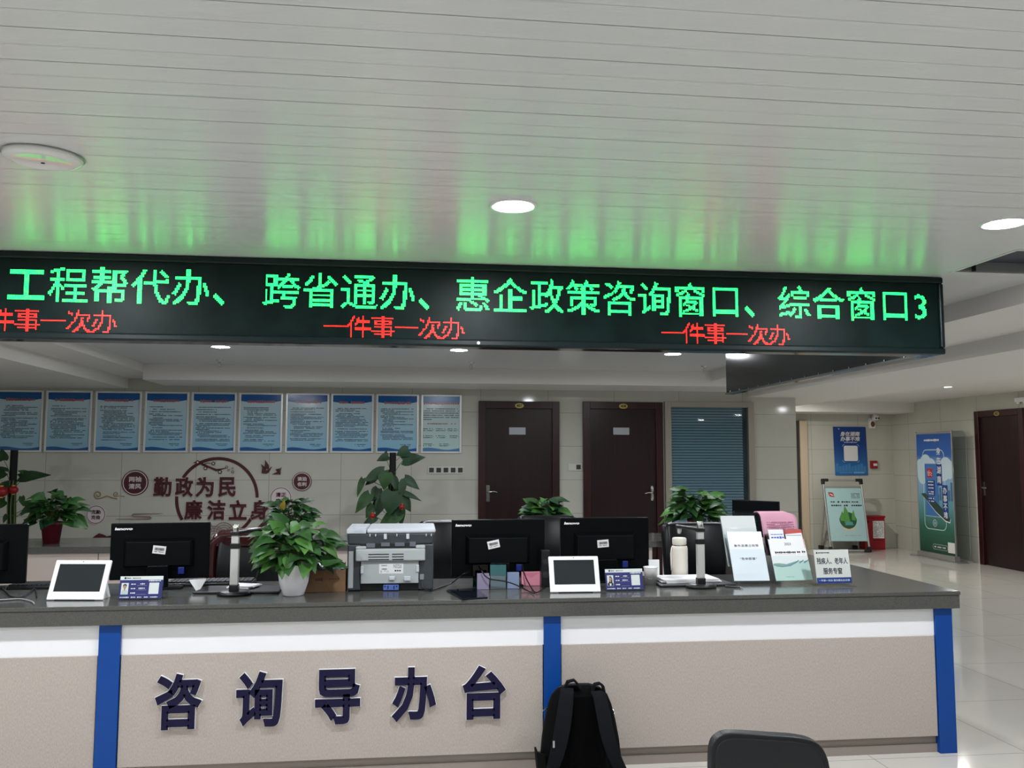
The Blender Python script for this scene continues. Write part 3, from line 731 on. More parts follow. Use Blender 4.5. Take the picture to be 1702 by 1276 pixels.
# ------------------------------------------------------------------ things on the worktop
WZ = .7872
def on(u, v): q = px(u, v, z=WZ); return (q.x, q.y, WZ)
MONB = mat('monitor black', '#020506', .35, spec=.14); MONG = mat('monitor bulge', '#020506', .5, spec=.14); LOGO = mat('logo white', '#e8e8e8', .4, emit=0)
STICK = mat('sticker white', '#dcdcda', .5); VGA = mat('vga blue', '#0a226e', .45)
def monitor(label, loc, rz=0., w=.49, h=.29, zb=.045, st=(-.015, .16, 12), logo=True, group='computer monitors seen from behind'):
    t = thing('computer_monitor', label, 'monitor', loc, rz, group)
    m = MB(); m.box(-w/2, w/2, -.012, .012, zb, zb+h); b = m.build('housing', MONB, t, bevel=.005, seg=3)
    m = MB(); m.box(-w/2+.012, w/2-.012, .0122, .013, zb+.014, zb+h-.012); m.build('screen', mat('screen glass', '#05070a', .06), t)
    x0, x1, z0, z1 = -.175, .165, zb+.062, zb+h-.075
    m = MB(); vs = [(x0, -.012, z0), (x1, -.012, z0), (x1, -.012, z1), (x0, -.012, z1), (x0+.018, -.042, z0+.008), (x1-.018, -.042, z0+.008), (x1-.018, -.042, z1-.018), (x0+.018, -.042, z1-.018)]
    m.add(vs, [(4, 5, 6, 7), (0, 1, 5, 4), (1, 2, 6, 5), (2, 3, 7, 6), (3, 0, 4, 7), (0, 3, 2, 1)]); m.build('rear_cover', MONG, t, bevel=.003)
    m = MB(); m.box(-.05, .05, -.075, -.045, .008, zb+.075); m.build('neck', MONB, t, bevel=.004)
    m = MB(); m.box(-.12, .12, -.10, .10, 0, .010); m.build('base', MONB, t, bevel=.004)
    if logo:
        m = MB(); text(m, 'lenovo', -w/2+.062, zb+h-.028, .0135, -.0128, 0, .05, w=.083, slant=.22); m.build('logo', LOGO, t)
    if st:
        a = math.radians(st[2]); m = MB(); m.X = Matrix.Translation((st[0], -.0425, zb+st[1])) @ Matrix.Rotation(-a, 4, 'Y')
        m.box(-.031, .031, -.0008, 0, -.02, .02); s = m.build('sticker', STICK, t)
        m = MB(); m.X = Matrix.Translation((st[0], -.0435, zb+st[1])) @ Matrix.Rotation(-a, 4, 'Y'); r = random.Random(3); x = -.022
        while x < .022: d = r.choice((.0008, .0015, .0022)); m.rect(x, x+d, -.004, .010, -.0004); x += d+r.choice((.0008, .0014))
        bars(m, -.022, .022, -.010, .004, r, -.0004); m.build('barcode', INK, s)
    m = MB(); m.box(.09, .12, -.034, -.014, zb+.025, zb+.06); m.build('video_plug', VGA, t, bevel=.003)
    return t
monitor('black monitor cut off by the left picture edge, back to the viewer', (-2.12, 4.55, WZ), .05, zb=.035)
monitor('black monitor with tilted barcode sticker behind the left name card', (-1.25, 4.60, WZ), .10, w=.475, h=.283, zb=.041, st=(.0, .15, -7))
monitor('black monitor right of the printer, its sticker tilted upward to the right', (.468, 4.515, WZ), .02, st=(-.03, .165, 12))
monitor('black monitor behind the right tablet and paper cup', (1.055, 4.60, WZ), .03, st=(-.02, .155, 4))

WPL = mat('white device plastic', '#e2e3e3', .25); SCR = mat('dark grey screen', '#23282a', .12)
def tablet(label, loc, rz, w=.262, h=.192, lean=24):
    t = thing('service_tablet', label, 'tablet', loc, rz, 'white tablets on the counter')
    X = Matrix.Rotation(-math.radians(lean), 4, 'X')
    m = MB(); m.X = X; m.box(-w/2, w/2, 0, .013, .004, h); m.build('frame', WPL, t, bevel=.005, seg=3)
    m = MB(); m.X = X; m.box(-w/2+.024, w/2-.024, -.0008, .001, .042, h-.02); m.build('screen', SCR, t)
    m = MB(); m.X = X; disc(m, 0, h-.009, .0026, -.0006, 12); m.build('camera_lens', INK, t)
    m = MB(); c = math.cos(math.radians(lean)); s = math.sin(math.radians(lean)); zt = .15*c; yt = .15*s
    m.add([(-w/2+.02, .016, .0), (w/2-.02, .016, .0), (w/2-.02, .12, .0), (-w/2+.02, .12, .0), (-w/2+.03, yt+.012, zt), (w/2-.03, yt+.012, zt)], [(0, 1, 2, 3), (3, 2, 5, 4), (0, 4, 5, 1), (0, 3, 4), (1, 5, 2)]); m.build('wedge_stand', WPL, t)
    m = MB(); m.box(-w/2+.04, w/2-.04, .0, .02, 0, .004); m.build('foot', BLACKP, t)
    return t
tablet('white framed tablet on the left end of the counter', on(123, 998), -.12)
tablet('white framed tablet in front of the third and fourth monitors', on(957, 985), -.03, w=.25, h=.185)

ACR = clear_mat('clear acrylic', '#fafcfc', .6); CARDN = mat('navy card', '#25256a', .35)
def card_stand(label, loc, rz, man):
    t = thing('name_card_stand', label, 'name card', loc, rz, 'navy staff name cards on the counter'); lean = math.radians(14); w, h = .192, .108
    X = Matrix.Rotation(-lean, 4, 'X')
    m = MB(); m.X = X; m.box(-w/2-.003, w/2+.003, -.003, -.0015, .0, h+.003); m.box(-w/2-.003, w/2+.003, .0015, .003, .0, h+.003); m.X = Matrix.Identity(4); m.box(-w/2-.003, w/2+.003, -.012, .07, 0, .002); m.build('holder', ACR, t)
    m = MB(); m.X = X; m.box(-w/2, w/2, -.001, .001, .006, h); c = m.build('card', CARDN, t)
    def lay(nm, mt, fn, y=-.0013):
        m = MB(); m.X = X; fn(m, y); return m.build(nm, mt, c)
    r = random.Random(8)
    lay('white_header', STICK, lambda m, y: m.rect(-w/2, w/2, h-.017, h, y))
    lay('header_lettering', INK, lambda m, y: (m.rect(-.078, -.069, h-.0125, h-.004, y), bars(m, -.066, -.005, h-.0085, .0055, r, y, .95)), -.0015)
    lay('lettering', STICK, lambda m, y: [bars(m, -.045, -.025, z, .0065, r, y, 1, .012) for z in (.072, .052)]+[bars(m, -.045, -.022, .032, .0065, r, y, 1)]+[bars(m, -.005 if z > .06 else -.010, .018, z, .0065, r, y, 1) for z in (.073, .053)]+[m.rect(-.018, .026, z-.0065, z-.006, y) for z in (.072, .052, .032)]+[bars(m, .032, .086, .087, .007, r, y, .95)]+[bars(m, a, b, .013, .006, r, y, 1) for a, b in ((-.09, -.05), (-.04, -.02), (-.012, .006), (.018, .036), (.045, .08))])
    lay('blank_code_square', STICK, lambda m, y: m.rect(.036, .08, .027, .078, y))
    ph = lay('portrait_photo', STICK, lambda m, y: m.rect(-.088, -.056, .026, .078, y))
    HAIR = mat('portrait hair', '#17130f', .6); SKIN = mat('portrait skin', '#b08a72', .6)
    if man:
        lay('portrait_shirt', mat('pale shirt', '#b9c6c4', .6), lambda m, y: m.poly([(-.086, .027), (-.058, .027), (-.059, .041), (-.067, .047), (-.077, .047), (-.085, .041)], y), -.0015).parent = c
    else:
        lay('portrait_jacket', HAIR, lambda m, y: m.poly([(-.087, .027), (-.057, .027), (-.058, .038), (-.066, .046), (-.078, .046), (-.086, .038)], y), -.0015)
        lay('portrait_collar', STICK, lambda m, y: m.poly([(-.075, .027), (-.069, .027), (-.066, .043), (-.078, .043)], y), -.0016)
    lay('portrait_hair', HAIR, (lambda m, y: disc(m, -.072, .065, .0085, y, 20, sz=1.0)) if man else (lambda m, y: m.poly([(-.0815, .038), (-.0625, .038), (-.0615, .06), (-.066, .071), (-.072, .0735), (-.078, .071), (-.074, .06)], y)), -.0017)
    lay('portrait_face', SKIN, lambda m, y: (disc(m, -.072, .059, .0068, y, 20, sz=1.3), m.rect(-.075, -.069, .044, .055, y)), -.0019)
    return t
card_stand('navy staff name card with a photo of a short-haired person, before the left monitor', on(232, 997), -.02, True)
card_stand('navy staff name card with a photo of a long-haired person, beside the paper cup', on(1039, 982), .04, False)

SILV = mat('silver anodised', '#c6c6c2', .3, .4); MATB = mat('black rubber mat', '#15181c', .55)
def scanner(label, loc, arm, rz=0., H=.335):
    t = thing('document_camera', label, 'document camera', loc, rz, 'document cameras on the counter')
    m = MB(); m.lathe([(.001, 0), (.076, 0), (.08, .006), (.078, .016), (.06, .02), (.001, .02)], 40, cap=False, sy=.8); m.build('base', BLACKP, t)
    m = MB(); m.zpoly([(-.205, .03), (.205, .03), (.185, .235), (-.185, .235)], 0.001, .012); m.build('scan_mat', MATB, t, bevel=.004)
    m = MB(); m.box(-.021, .021, -.018, .018, .018, .05); m.build('socket', BLACKP, t, bevel=.003)
    m = MB(); m.box(-.019, .019, -.013, .013, .05, .235); m.build('column', SILV, t, bevel=.002)
    m = MB(); m.box(-.0215, .0215, -.0155, .0155, .22, .245); m.build('collar', BLACKP, t, bevel=.002)
    m = MB(); m.box(-.017, .017, -.012, .012, .245, .285); m.build('upper_column', SILV, t, bevel=.002)
    m = MB(); m.box(-.021, .021, -.018, .018, .282, .302); m.build('joint', BLACKP, t, bevel=.003)
    m = MB(); m.lathe([(.016, .300), (.017, .306), (.017, H-.004), (.014, H)], 24); m.build('top_knob', STEEL, t)
    m = MB(); d = Vector(arm).normalized(); a = Vector((0, 0, .295)); b = a+d*.125+Vector((0, 0, .012)); m.ribbon([a, b], [.034, .026], .016, (-d.y, d.x, 0)); m.build('arm', BLACKP, t, bevel=.003)
    m = MB(); e = a+d*.108; m.lathe([(.011, -.026), (.014, -.014), (.014, 0)], 20, (e.x, e.y, e.z)); m.build('lens', STEEL, t)
    return t
scanner('silver and black document camera beside the front potted plant, arm turned right', (px(389, 980, y=4.30).x, 4.30, WZ), (.8, .45, 0), -.06)
scanner('silver and black document camera beside the cream flask, arm turned left', (px(1165, 980, y=4.29).x, 4.29, WZ), (-.86, .5, 0), .03)

# cardboard box with plastic bags
CARD = mat('brown cardboard', '#7a5c41', .7, noise=.12, nscale=30)
t = thing('cardboard_box', 'open brown cardboard box between the front potted plant and the printer', 'box', (-.42, 4.43, WZ), .01)
m = MB(); w, d, h = .115, .075, .105; e = .003
m.box(-w, w, -d, -d+e, 0, h); m.box(-w, w, d-e, d, 0, h); m.box(-w, -w+e, -d+e, d-e, 0, h); m.box(w-e, w, -d+e, d-e, 0, h); m.box(-w+e, w-e, -d+e, d-e, 0, e); m.build('carton', CARD, t)
m = MB(); r = random.Random(4); bars(m, -.03, .03, .06, .022, r, -d-.0005, .8, .012); bars(m, .035, .085, .062, .008, r, -d-.0005, .9, .014); m.build('faded_print', mat('faded print', '#5f3b2b', .7), t)
t = thing('plastic_bag', 'crumpled white plastic bag inside the cardboard box', 'bag', (-.42, 4.43, WZ+.06))
m = MB(); r = random.Random(9); n = 15
vs = [(-.106+.212*i/n, -.066+.132*j/n, .03+.028*r.random()+.02*math.sin(i*.9)*math.cos(j*.8)) for j in range(n+1) for i in range(n+1)]
m.add(vs, [(j*(n+1)+i, j*(n+1)+i+1, (j+1)*(n+1)+i+1, (j+1)*(n+1)+i) for j in range(n) for i in range(n)], True); m.build('film', mat('white film', '#c9ced6', .25), t)

# printer, seen from behind
PG1 = mat('printer dark grey', '#363b41', .45); PG2 = mat('printer light grey', '#a2a7a8', .4); PG3 = mat('printer lid grey', '#b9bdc4', .35); PDK = mat('printer recess', '#121416', .6)
t = thing('printer', 'grey multifunction laser printer seen from behind on the counter', 'printer', (-.083, 4.352, WZ), -.01)
k = .000426
def zx(a): return (a-648)*k
def zz(a): return (1003-a)*k
m = MB(); m.box(zx(145), zx(300), 0, .33, .004, zz(470)); m.box(zx(965), zx(1140), 0, .33, .004, zz(470)); m.box(zx(300), zx(965), .03, .33, .004, zz(470)); m.build('body', PG1, t, bevel=.006)
m = MB(); m.add([(zx(150), .0, zz(472)), (zx(1130), .0, zz(472)), (zx(1155), -.008, zz(340)), (zx(135), -.008, zz(340)), (zx(150), .33, zz(472)), (zx(1130), .33, zz(472)), (zx(1155), .34, zz(340)), (zx(135), .34, zz(340))], [(0, 1, 2, 3), (5, 4, 7, 6), (4, 0, 3, 7), (1, 5, 6, 2), (3, 2, 6, 7), (4, 5, 1, 0)]); m.build('scanner_bed', PG1, t, bevel=.008)
m = MB(); m.box(zx(362), zx(1162), -.012, .345, zz(342), zz(288)); m.build('scanner_lid', PG3, t, bevel=.012, seg=3)
m = MB(); m.box(zx(132), zx(358), -.012, .345, zz(342), zz(290)); m.box(zx(205), zx(355), .0, .2, zz(292), zz(276)); m.build('control_panel', PG3, t, bevel=.008, seg=3)
m = MB(); m.box(zx(222), zx(322), -.0135, -.010, zz(322), zz(300)); m.build('panel_window', mat('pale blue window', '#a9b7c6', .3), t)
m = MB(); m.box(zx(285), zx(1015), .002, .032, zz(525), zz(432)); m.build('paper_slot', PDK, t)
m = MB(); m.box(zx(360), zx(460), -.002, .01, zz(505), zz(455)); m.box(zx(530), zx(630), -.002, .01, zz(490), zz(448)); m.box(zx(690), zx(800), -.002, .01, zz(490), zz(448)); m.box(zx(860), zx(930), -.002, .01, zz(495), zz(425)); build_apart(m, 'slot_guide', mat('printer mid grey', '#5a6068', .45), t)
m = MB(); m.box(zx(242), zx(1042), -.028, .004, zz(655), zz(515)); m.box(zx(242), zx(360), -.028, .004, zz(520), zz(485)); m.box(zx(930), zx(1042), -.028, .004, zz(520), zz(475)); m.build('rear_cover', PG2, t, bevel=.007, seg=3)
m = MB()
for a in (575, 605, 635): m.box(zx(388), zx(625), -.0292, -.027, zz(a+5), zz(a-5)); m.box(zx(660), zx(793), -.0292, -.027, zz(a+5), zz(a-5))
m.build('vent_slot', PDK, t)
m = MB(); m.box(zx(302), zx(968), -.012, .03, zz(915), zz(652)); m.build('lower_cover', PG2, t, bevel=.004)
m = MB(); m.box(zx(512), zx(790), -.0128, -.0115, zz(800), zz(688)); lb = m.build('rating_label', mat('label paper', '#d4d6d6', .4), t)
m = MB(); r = random.Random(2); text(m, 'Lenovo', zx(570), zz(706), .007, -.0131, 0, .03); bars(m, zx(525), zx(600), zz(748), .006, r, -.0131, .95)
for a in (770, 785): bars(m, zx(525), zx(620), zz(a), .003, r, -.0131, .7)
for a in (700, 712, 724, 736): bars(m, zx(675), zx(775), zz(a), .003, r, -.0131, .9)
bars(m, zx(690), zx(775), zz(768), .008, r, -.0131, .8, .011); m.build('label_lettering', INK, lb)
m = MB(); m.box(zx(628), zx(694), -.022, -.011, zz(875), zz(832)); m.box(zx(798), zx(876), -.022, -.011, zz(885), zz(832)); build_apart(m, 'latch', PG3, t, bevel=.003)
m = MB(); m.box(zx(300), zx(335), -.018, -.008, zz(795), zz(715)); m.box(zx(938), zx(972), -.018, -.008, zz(785), zz(705)); build_apart(m, 'side_clip', PG3, t, bevel=.002)
m = MB(); m.box(zx(158), zx(215), -.004, .004, zz(965), zz(545)); m.build('side_strip', PG2, t, bevel=.002)
m = MB(); m.box(zx(300), zx(965), .012, .03, .004, zz(918)); m.build('base_recess', PDK, t)
m = MB(); m.box(zx(562), zx(740), -.006, .014, .004, zz(930)); bl = m.build('connector_block', mat('connector blue', '#4c66ad', .4), t, bevel=.002)
m = MB()
for a in (582, 715): m.cyl((zx(a), -.007, zz(950)), (zx(a), -.005, zz(950)), .004, n=10); 
for a in (610, 680): m.box(zx(a), zx(a+12), -.007, -.005, zz(980), zz(942))
m.build('connector_hole', PDK, bl)
m = MB()
for a in (395, 460, 560, 705, 820, 1045, 1105): m.box(zx(a), zx(a+(35 if a in (560, 820) else 12)), -.018, -.006, zz(405 if a in (560, 820) else 375), zz(345))
build_apart(m, 'hinge_tab', PG3, t, bevel=.002)
m = MB(); m.box(zx(980), zx(1030), -.004, .006, zz(880), zz(815)); m.build('usb_port', mat('port grey', '#7b8084', .4), t, bevel=.002)
m = MB(); m.tube([(zx(1000), -.005, zz(900)), (zx(1010), -.02, .02), (zx(1060), -.035, .006), (zx(1100), -.04, .006)], .003, 8); m.build('power_lead', BLACKP, t)

# dark glass pad lying over the counter edge
A = [px(*q, z=WZ+.004) for q in ((742, 981), (792, 978), (811, 993), (768, 996))]
c = sum(A, Vector())/4
t = thing('glass_pad', 'dark glossy pad lying flat on the counter edge below the third monitor', 'pad', (c.x, c.y, WZ))
m = MB(); m.zpoly([(p.x-c.x, p.y-c.y) for p in (A[0], A[3], A[2], A[1])], .0005, .008); m.build('slab', mat('dark pad', '#0e131c', .08), t, bevel=.002)

# little cards and boxes under the third monitor
def upright(name, label, cat, u0, u1, v0, v1, y, m_, d=.02, lean=0.):
    a = px(u0, v1, y=y); b = px(u1, v0, y=y); h = b.z-WZ; w = b.x-a.x
    t = thing(name, label, cat, ((a.x+b.x)/2, y, WZ), 0, rx=-lean)
    m = MB(); m.box(-w/2, w/2, 0, d, .0004, h); m.build('block', m_, t, bevel=.0015); return t, w, h
y0 = 4.345
t, w, h = upright('note_block', 'lilac note block standing under the third monitor, left of the grey block', 'note block', 793, 813, 953, 985, y0, mat('lilac paper', '#857d96', .5))
t, w, h = upright('acrylic_block', 'grey frosted block standing between the lilac and pale blue notes', 'card box', 815, 841, 939, 985, y0+.003, mat('grey frosted acrylic', '#5f6d73', .2))
m = MB(); m.box(-w/2-.0005, w/2+.0005, -.0012, .0205, h-.05, h+.001); m.build('teal_band', mat('teal film', '#345f62', .3), t)
t, w, h = upright('note_block', 'pale blue note block standing right of the grey frosted block', 'note block', 843, 863, 951, 983, y0+.01, mat('pale blue paper', '#7684a0', .5))
t, w, h = upright('note_block', 'pink note block standing next to the black speaker', 'note block', 867, 898, 950, 973, 4.45, mat('pink paper', '#d8899d', .5))
m = MB(); m.poly([(-w/2+.004, h-.003), (0, h*.55), (w/2-.004, h-.003)], -.0008, 0.); m.build('flap', mat('pink paper flap', '#c9788d', .5), t)
t, w, h = upright('plastic_sheet', 'teal see-through plastic piece above the lilac note', 'plastic sheet', 786, 812, 938, 953, 4.42, clear_mat('teal plastic', '#3f8f8f'), .003)
t, w, h = upright('desk_speaker', 'small black desktop speaker left of the right tablet', 'speaker', 900, 914, 915, 972, 4.39, BLACKP, .06)
m = MB(); disc(m, 0, h*.7, .014, -.0012, 20); disc(m, 0, h*.35, .017, -.0012, 20); build_apart(m, 'driver', mat('speaker cone', '#1c1f22', .6), t)

# paper cup, flask, white card, papers
t = thing('paper_cup', 'white paper cup right of the right name card', 'cup', (px(1083, 972, z=WZ).x, 4.42, WZ))
m = MB(); m.lathe([(.0005, .004), (.027, .004), (.028, 0), (.037, .088), (.0375, .09), (.036, .0895), (.0275, .008), (.0005, .008)], 36, cap=False); m.build('cup_wall', mat('cup paper', '#ecebe8', .5), t)
m = MB(); m.lathe([(.0365, .0875), (.0387, .0885), (.0387, .0915), (.0365, .0925), (.0358, .09), (.0365, .0875)], 36, cap=False); m.build('rim', WPL, t)
m = MB(); r = random.Random(7); m.X = Matrix.Rotation(-.3, 4, 'Z'); bars(m, -.012, .012, .035, .006, r, -.0335, .9); m.build('print', mat('cup print', '#7d7d80', .5), t)
t, w, h = upright('white_card_holder', 'white rounded card behind the paper cup', 'card', 1079, 1096, 930, 974, 4.56, WPL, .012)
CREAM = mat('cream enamel', '#d6cfc4', .35)
t = thing('vacuum_flask', 'cream vacuum flask with wrist strap before the black office chair', 'flask', (px(1125, 960, z=WZ).x, 4.60, WZ))
m = MB(); m.lathe([(.0005, 0), (.042, 0), (.0445, .004), (.0445, .165), (.041, .178), (.036, .181)], 40, cap=False); m.build('bottle', CREAM, t)
m = MB(); m.lathe([(.036, .180), (.0365, .183), (.0365, .186)], 36, cap=False); m.build('steel_ring', STEEL, t)
m = MB(); m.lathe([(.0365, .186), (.0385, .19), (.0385, .218), (.034, .224), (.0005, .225)], 36, cap=False); m.build('lid', CREAM, t)
m = MB(); m.tube([(-.03, -.005, .176), (-.046, -.01, .172), (-.052, -.012, .14), (-.051, -.012, .09), (-.05, -.012, .05), (-.046, -.01, .06)], .004, 8); m.build('strap', CREAM, t)
def papers(label, u, v, w, d, n, rz, y=None, z0=.0):
    q = px(u, v, z=WZ+z0); t = thing('paper_stack', label, 'paper', (q.x, q.y if y is None else y, WZ+z0), rz)
    m = MB(); r = random.Random(n)
    for i in range(n):
        a = r.uniform(-.06, .06); m.X = Matrix.Translation((r.uniform(-.012, .012), r.uniform(-.008, .008), 0)) @ Matrix.Rotation(a, 4, 'Z'); m.box(-w/2, w/2, -d/2, d/2, i*.0032, i*.0032+.0028)
    m.build('sheets', WPAPER, t); return t
papers('fanned stack of white papers on the scanning mat by the cream flask', 1150, 968, .30, .17, 6, .02, 4.462, .0125)
papers('thin white papers on the scanning mat beside the front potted plant', 416, 968, .12, .10, 4, -.3, 4.47, .0125)
t = thing('folded_paper', 'folded white paper tent below the right corner of the second monitor', 'paper', on(328, 981))
m = MB(); m.add([(-.042, 0, .052), (.042, 0, .056), (.012, -.005, .001), (-.006, -.005, .001), (.03, .05, .045), (-.03, .05, .045)], [(0, 3, 2, 1), (0, 1, 4, 5), (2, 3, 5, 4)]); m.build('sheet', WPL, t, solid=.002)
t = thing('ballpoint_pen', 'black pen lying before the clear brochure holder', 'pen', on(1222, 977), -.6)
m = MB(); m.cyl((-.05, 0, .005), (.025, 0, .005), .0045, n=10); m.build('barrel', BLACKP, t)
m = MB(); m.cyl((.025, 0, .005), (.042, 0, .004), .0045, .001, 10); m.build('tip', STEEL, t)
m = MB(); m.box(-.05, -.015, -.001, .001, .009, .011); m.build('clip', STEEL, t)

# keyboards and cables
def keyboard(label, loc, rz):
    t = thing('keyboard', label, 'keyboard', loc, rz, 'black keyboards behind the counter edge')
    m = MB(); m.box(-.215, .215, -.07, .07, 0, .016); m.build('case', BLACKP, t, bevel=.004)
    m = MB()
    for j in range(5):
        for i in range(19): m.box(-.208+i*.022, -.19+i*.022, -.062+j*.025, -.041+j*.025, .016, .024)
    m.build('keys', mat('key grey', '#1d2024', .5), t)
keyboard('black keyboard between the leftmost monitor and the left tablet', (-1.76, 4.655, WZ), .03)
keyboard('black keyboard showing behind the left document camera, right of the second monitor stand', (px(352, 968, y=4.675).x, 4.675, WZ), .02)
def cable(label, pts, r=.0032, m_=None):
    t = MB(); P = [Vector(p) for p in pts]; Q = []
    for i in range(len(P)-1):
        p0, p1, p2, p3 = P[max(i-1, 0)], P[i], P[i+1], P[min(i+2, len(P)-1)]
        for k_ in range(8):
            s = k_/8; Q.append(.5*((2*p1)+(p2-p0)*s+(2*p0-5*p1+4*p2-p3)*s*s+(3*p1-p0-3*p2+p3)*s**3))
    Q.append(P[-1]); t.tube(Q, r, 8)
    return tag(t.build('cable', m_ or BLACKP), label, 'cable')
def cz_(u, v, h=.006): q = px(u, v, z=WZ+h); return (q.x, q.y, WZ+h)
cable('black cable running from the pink note to the right tablet', [px(868, 938, y=4.46), px(872, 955, y=4.40), cz_(884, 978), cz_(893, 984), cz_(905, 975), cz_(916, 968)])
cable('black cable running from the lilac note to the tablet cables', [px(800, 948, y=4.33), px(812, 961, y=4.318), px(840, 966, y=4.318), px(858, 972, y=4.318), cz_(876, 981), cz_(888, 986)])
cable('black power cable from the printer to the third monitor', [cz_(715, 982), cz_(735, 975), cz_(752, 968), px(768, 955, y=4.42), px(780, 950, y=4.46)])
cable('black looping cable on the counter by the left tablet', [cz_(2, 975), cz_(16, 990), cz_(34, 992), cz_(48, 985), cz_(58, 978), cz_(61, 992)])
cable('grey cable on the counter at the left picture edge', [cz_(-20, 998), cz_(10, 996), cz_(35, 995), cz_(52, 999), cz_(57, 1003)], .003, mat('grey cable', '#8c8f92', .5))

# ------------------------------------------------------------------ leaflets and the window sign
def sheet(name, label, cat, loc, w, h, lean, rz, m_, th=.003, group=None):
    t = thing(name, label, cat, loc, rz, group, -math.radians(lean))
    m = MB(); m.box(-w/2, w/2, 0, th, 0, h); return t, m.build('cover', m_, t)
def lay(c, nm, mt, fn, y=-.0006):
    m = MB(); fn(m, y); return m.build(nm, mt, c)
GL = mat('glossy white sleeve', '#dfe2ea', .4); LG = mat('booklet green', '#b6d0c8', .35); LG2 = mat('booklet deep green', '#7ea392', .35); LB = mat('booklet blue line', '#5d7a99', .35)
yA = 4.375; qx = px(1254, 972, z=WZ).x
hl = math.radians(24)
def holder(name, label, cx, y, w, tiers, rz):
    t = thing(name, label, 'brochure holder', (cx, y, WZ), rz)
    for i, (dy, z0, h) in enumerate(tiers):
        X = Matrix.Translation((0, dy, z0)) @ Matrix.Rotation(-hl, 4, 'X')
        m = MB(); m.X = X; m.box(-w/2, w/2, -.003, -.001, 0, h*.62); m.build('front_pane', ACR, t)
        m = MB(); m.X = X; m.box(-w/2, w/2, .028, .030, 0, h*1.08); m.build('back_pane', ACR, t)
    m = MB()
    for s in (-1, 1):
        x = s*(w/2+.002); P = [(0, 0), (tiers[-1][0]+.03, .0), (tiers[-1][0]+tiers[-1][2]*math.sin(hl)+.03, tiers[-1][1]+tiers[-1][2]*math.cos(hl)), (tiers[-1][0]+tiers[-1][2]*.75*math.sin(hl)-.02, tiers[-1][1]+tiers[-1][2]*.75*math.cos(hl)), (tiers[0][2]*.5*math.sin(hl)-.006, tiers[0][2]*.5*math.cos(hl))]
        m.add([(x-.0015, p[0], p[1]) for p in P]+[(x+.0015, p[0], p[1]) for p in P], [(0, 1, 2, 3, 4), (9, 8, 7, 6, 5)]+[(i, (i+1) % 5, (i+1) % 5+5, i+5) for i in range(5)])
    build_apart(m, 'side_pane', ACR, t)
    return t
rzA = -.03
holder('brochure_holder', 'clear acrylic tiered holder with white sleeves at the right of the counter', qx, yA, .2, ((0, .016, .28), (.085, .08, .29)), rzA)
t, c = sheet('brochure', 'front white glossy leaflet with two lines of black characters in the clear holder', 'leaflet', (qx, yA+.004, WZ+.018), .19, .268, 24, rzA, GL, .006)
lay(c, 'lettering', INK, lambda m, y: (text(m, '衡东县惠企政策', .0, .19, .0145, y, 0, .01, w=.135), text(m, '“免申即享”', .0, .118, .0145, y, 0, .01, w=.094)))
lay(c, 'crease', WPAPER, lambda m, y: (m.rect(-.07, .085, .228, .231, y), m.rect(-.088, .08, .035, .037, y)))
t, c = sheet('brochure', 'rear white leaflet in the upper tier of the clear holder', 'leaflet', (qx, yA+.089, WZ+.083), .19, .283, 24, rzA, mat('greyish sleeve', '#cfd3d2', .55), .006)
qb = px(1325, 971, z=WZ).x; yB = 4.36
holder('brochure_holder', 'clear acrylic tiered holder with green booklets and pink sheets beside the sign', qb+.006, yB, .222, ((0, .016, .22), (.06, .105, .2), (.12, .175, .2)), .02)
for i, (dx, nm) in enumerate(((-.026, 'front'), (.003, 'middle'), (.034, 'rear'))):
    t, c = sheet('booklet', 'white and green policy booklet dated 2023, %s one of the three fanned in the holder' % nm, 'booklet', (qb+dx-.006, yB+.004+i*.007, WZ+.018+i*.0002), .148, .225, 24, .02, WPAPER, .005, 'green and white booklets in the holder')
    lay(c, 'green_field', LG, lambda m, y: m.poly([(-.074, .0), (.074, .0), (.074, .105), (.05, .092), (.01, .078), (-.03, .076), (-.074, .085)], y))
    lay(c, 'green_wave', LG2, lambda m, y: m.poly([(-.074, .083), (-.05, .074), (0, .076), (.05, .09), (.074, .104), (.074, .108), (.045, .1), (.0, .088), (-.04, .094), (-.07, .092)], y), -.0009)
    lay(c, 'blue_wave', LB, lambda m, y: path_strip(m, [(-.08, .088), (-.03, .074), (.02, .08), (.06, .098), (.074, .11)], [.001, .004, .005, .004, .002], y), -.0012)
    lay(c, 'lettering', INK, lambda m, y: (text(m, '2023', .03, .198, .014, y, 0, .01, w=.036), bars(m, -.05, .066, .152, .0125, random.Random(1), y, 1., .0098), m.rect(-.05, .066, .1405, .1412, y), bars(m, -.025, .03, .02, .003, random.Random(2), y, .9)))
t, c = sheet('leaflet', 'white leaflet with blue heading in the middle tier, left of the red folder', 'leaflet', (qb-.05, yB+.066, WZ+.12), .085, .165, 22, .02, WPAPER, .003)
lay(c, 'blue_heading', mat('heading blue', '#3f62b0', .4), lambda m, y: (bars(m, -.032, .038, .137, .006, random.Random(3), y, 1.), bars(m, -.032, .04, .12, .014, random.Random(4), y, 1., .0155)))
t, c = sheet('folder', 'red edged folder with white sheet in the middle tier of the holder', 'folder', (qb+.05, yB+.066, WZ+.12), .095, .165, 22, .02, mat('red card', '#b3423c', .4), .004)
lay(c, 'white_sheet', WPAPER, lambda m, y: m.poly([(-.05, .0), (.046, .0), (.044, .145), (-.05, .138)], y))
lay(c, 'blue_rule', LB, lambda m, y: (m.rect(-.045, .041, .13, .133, y)), -.0009)
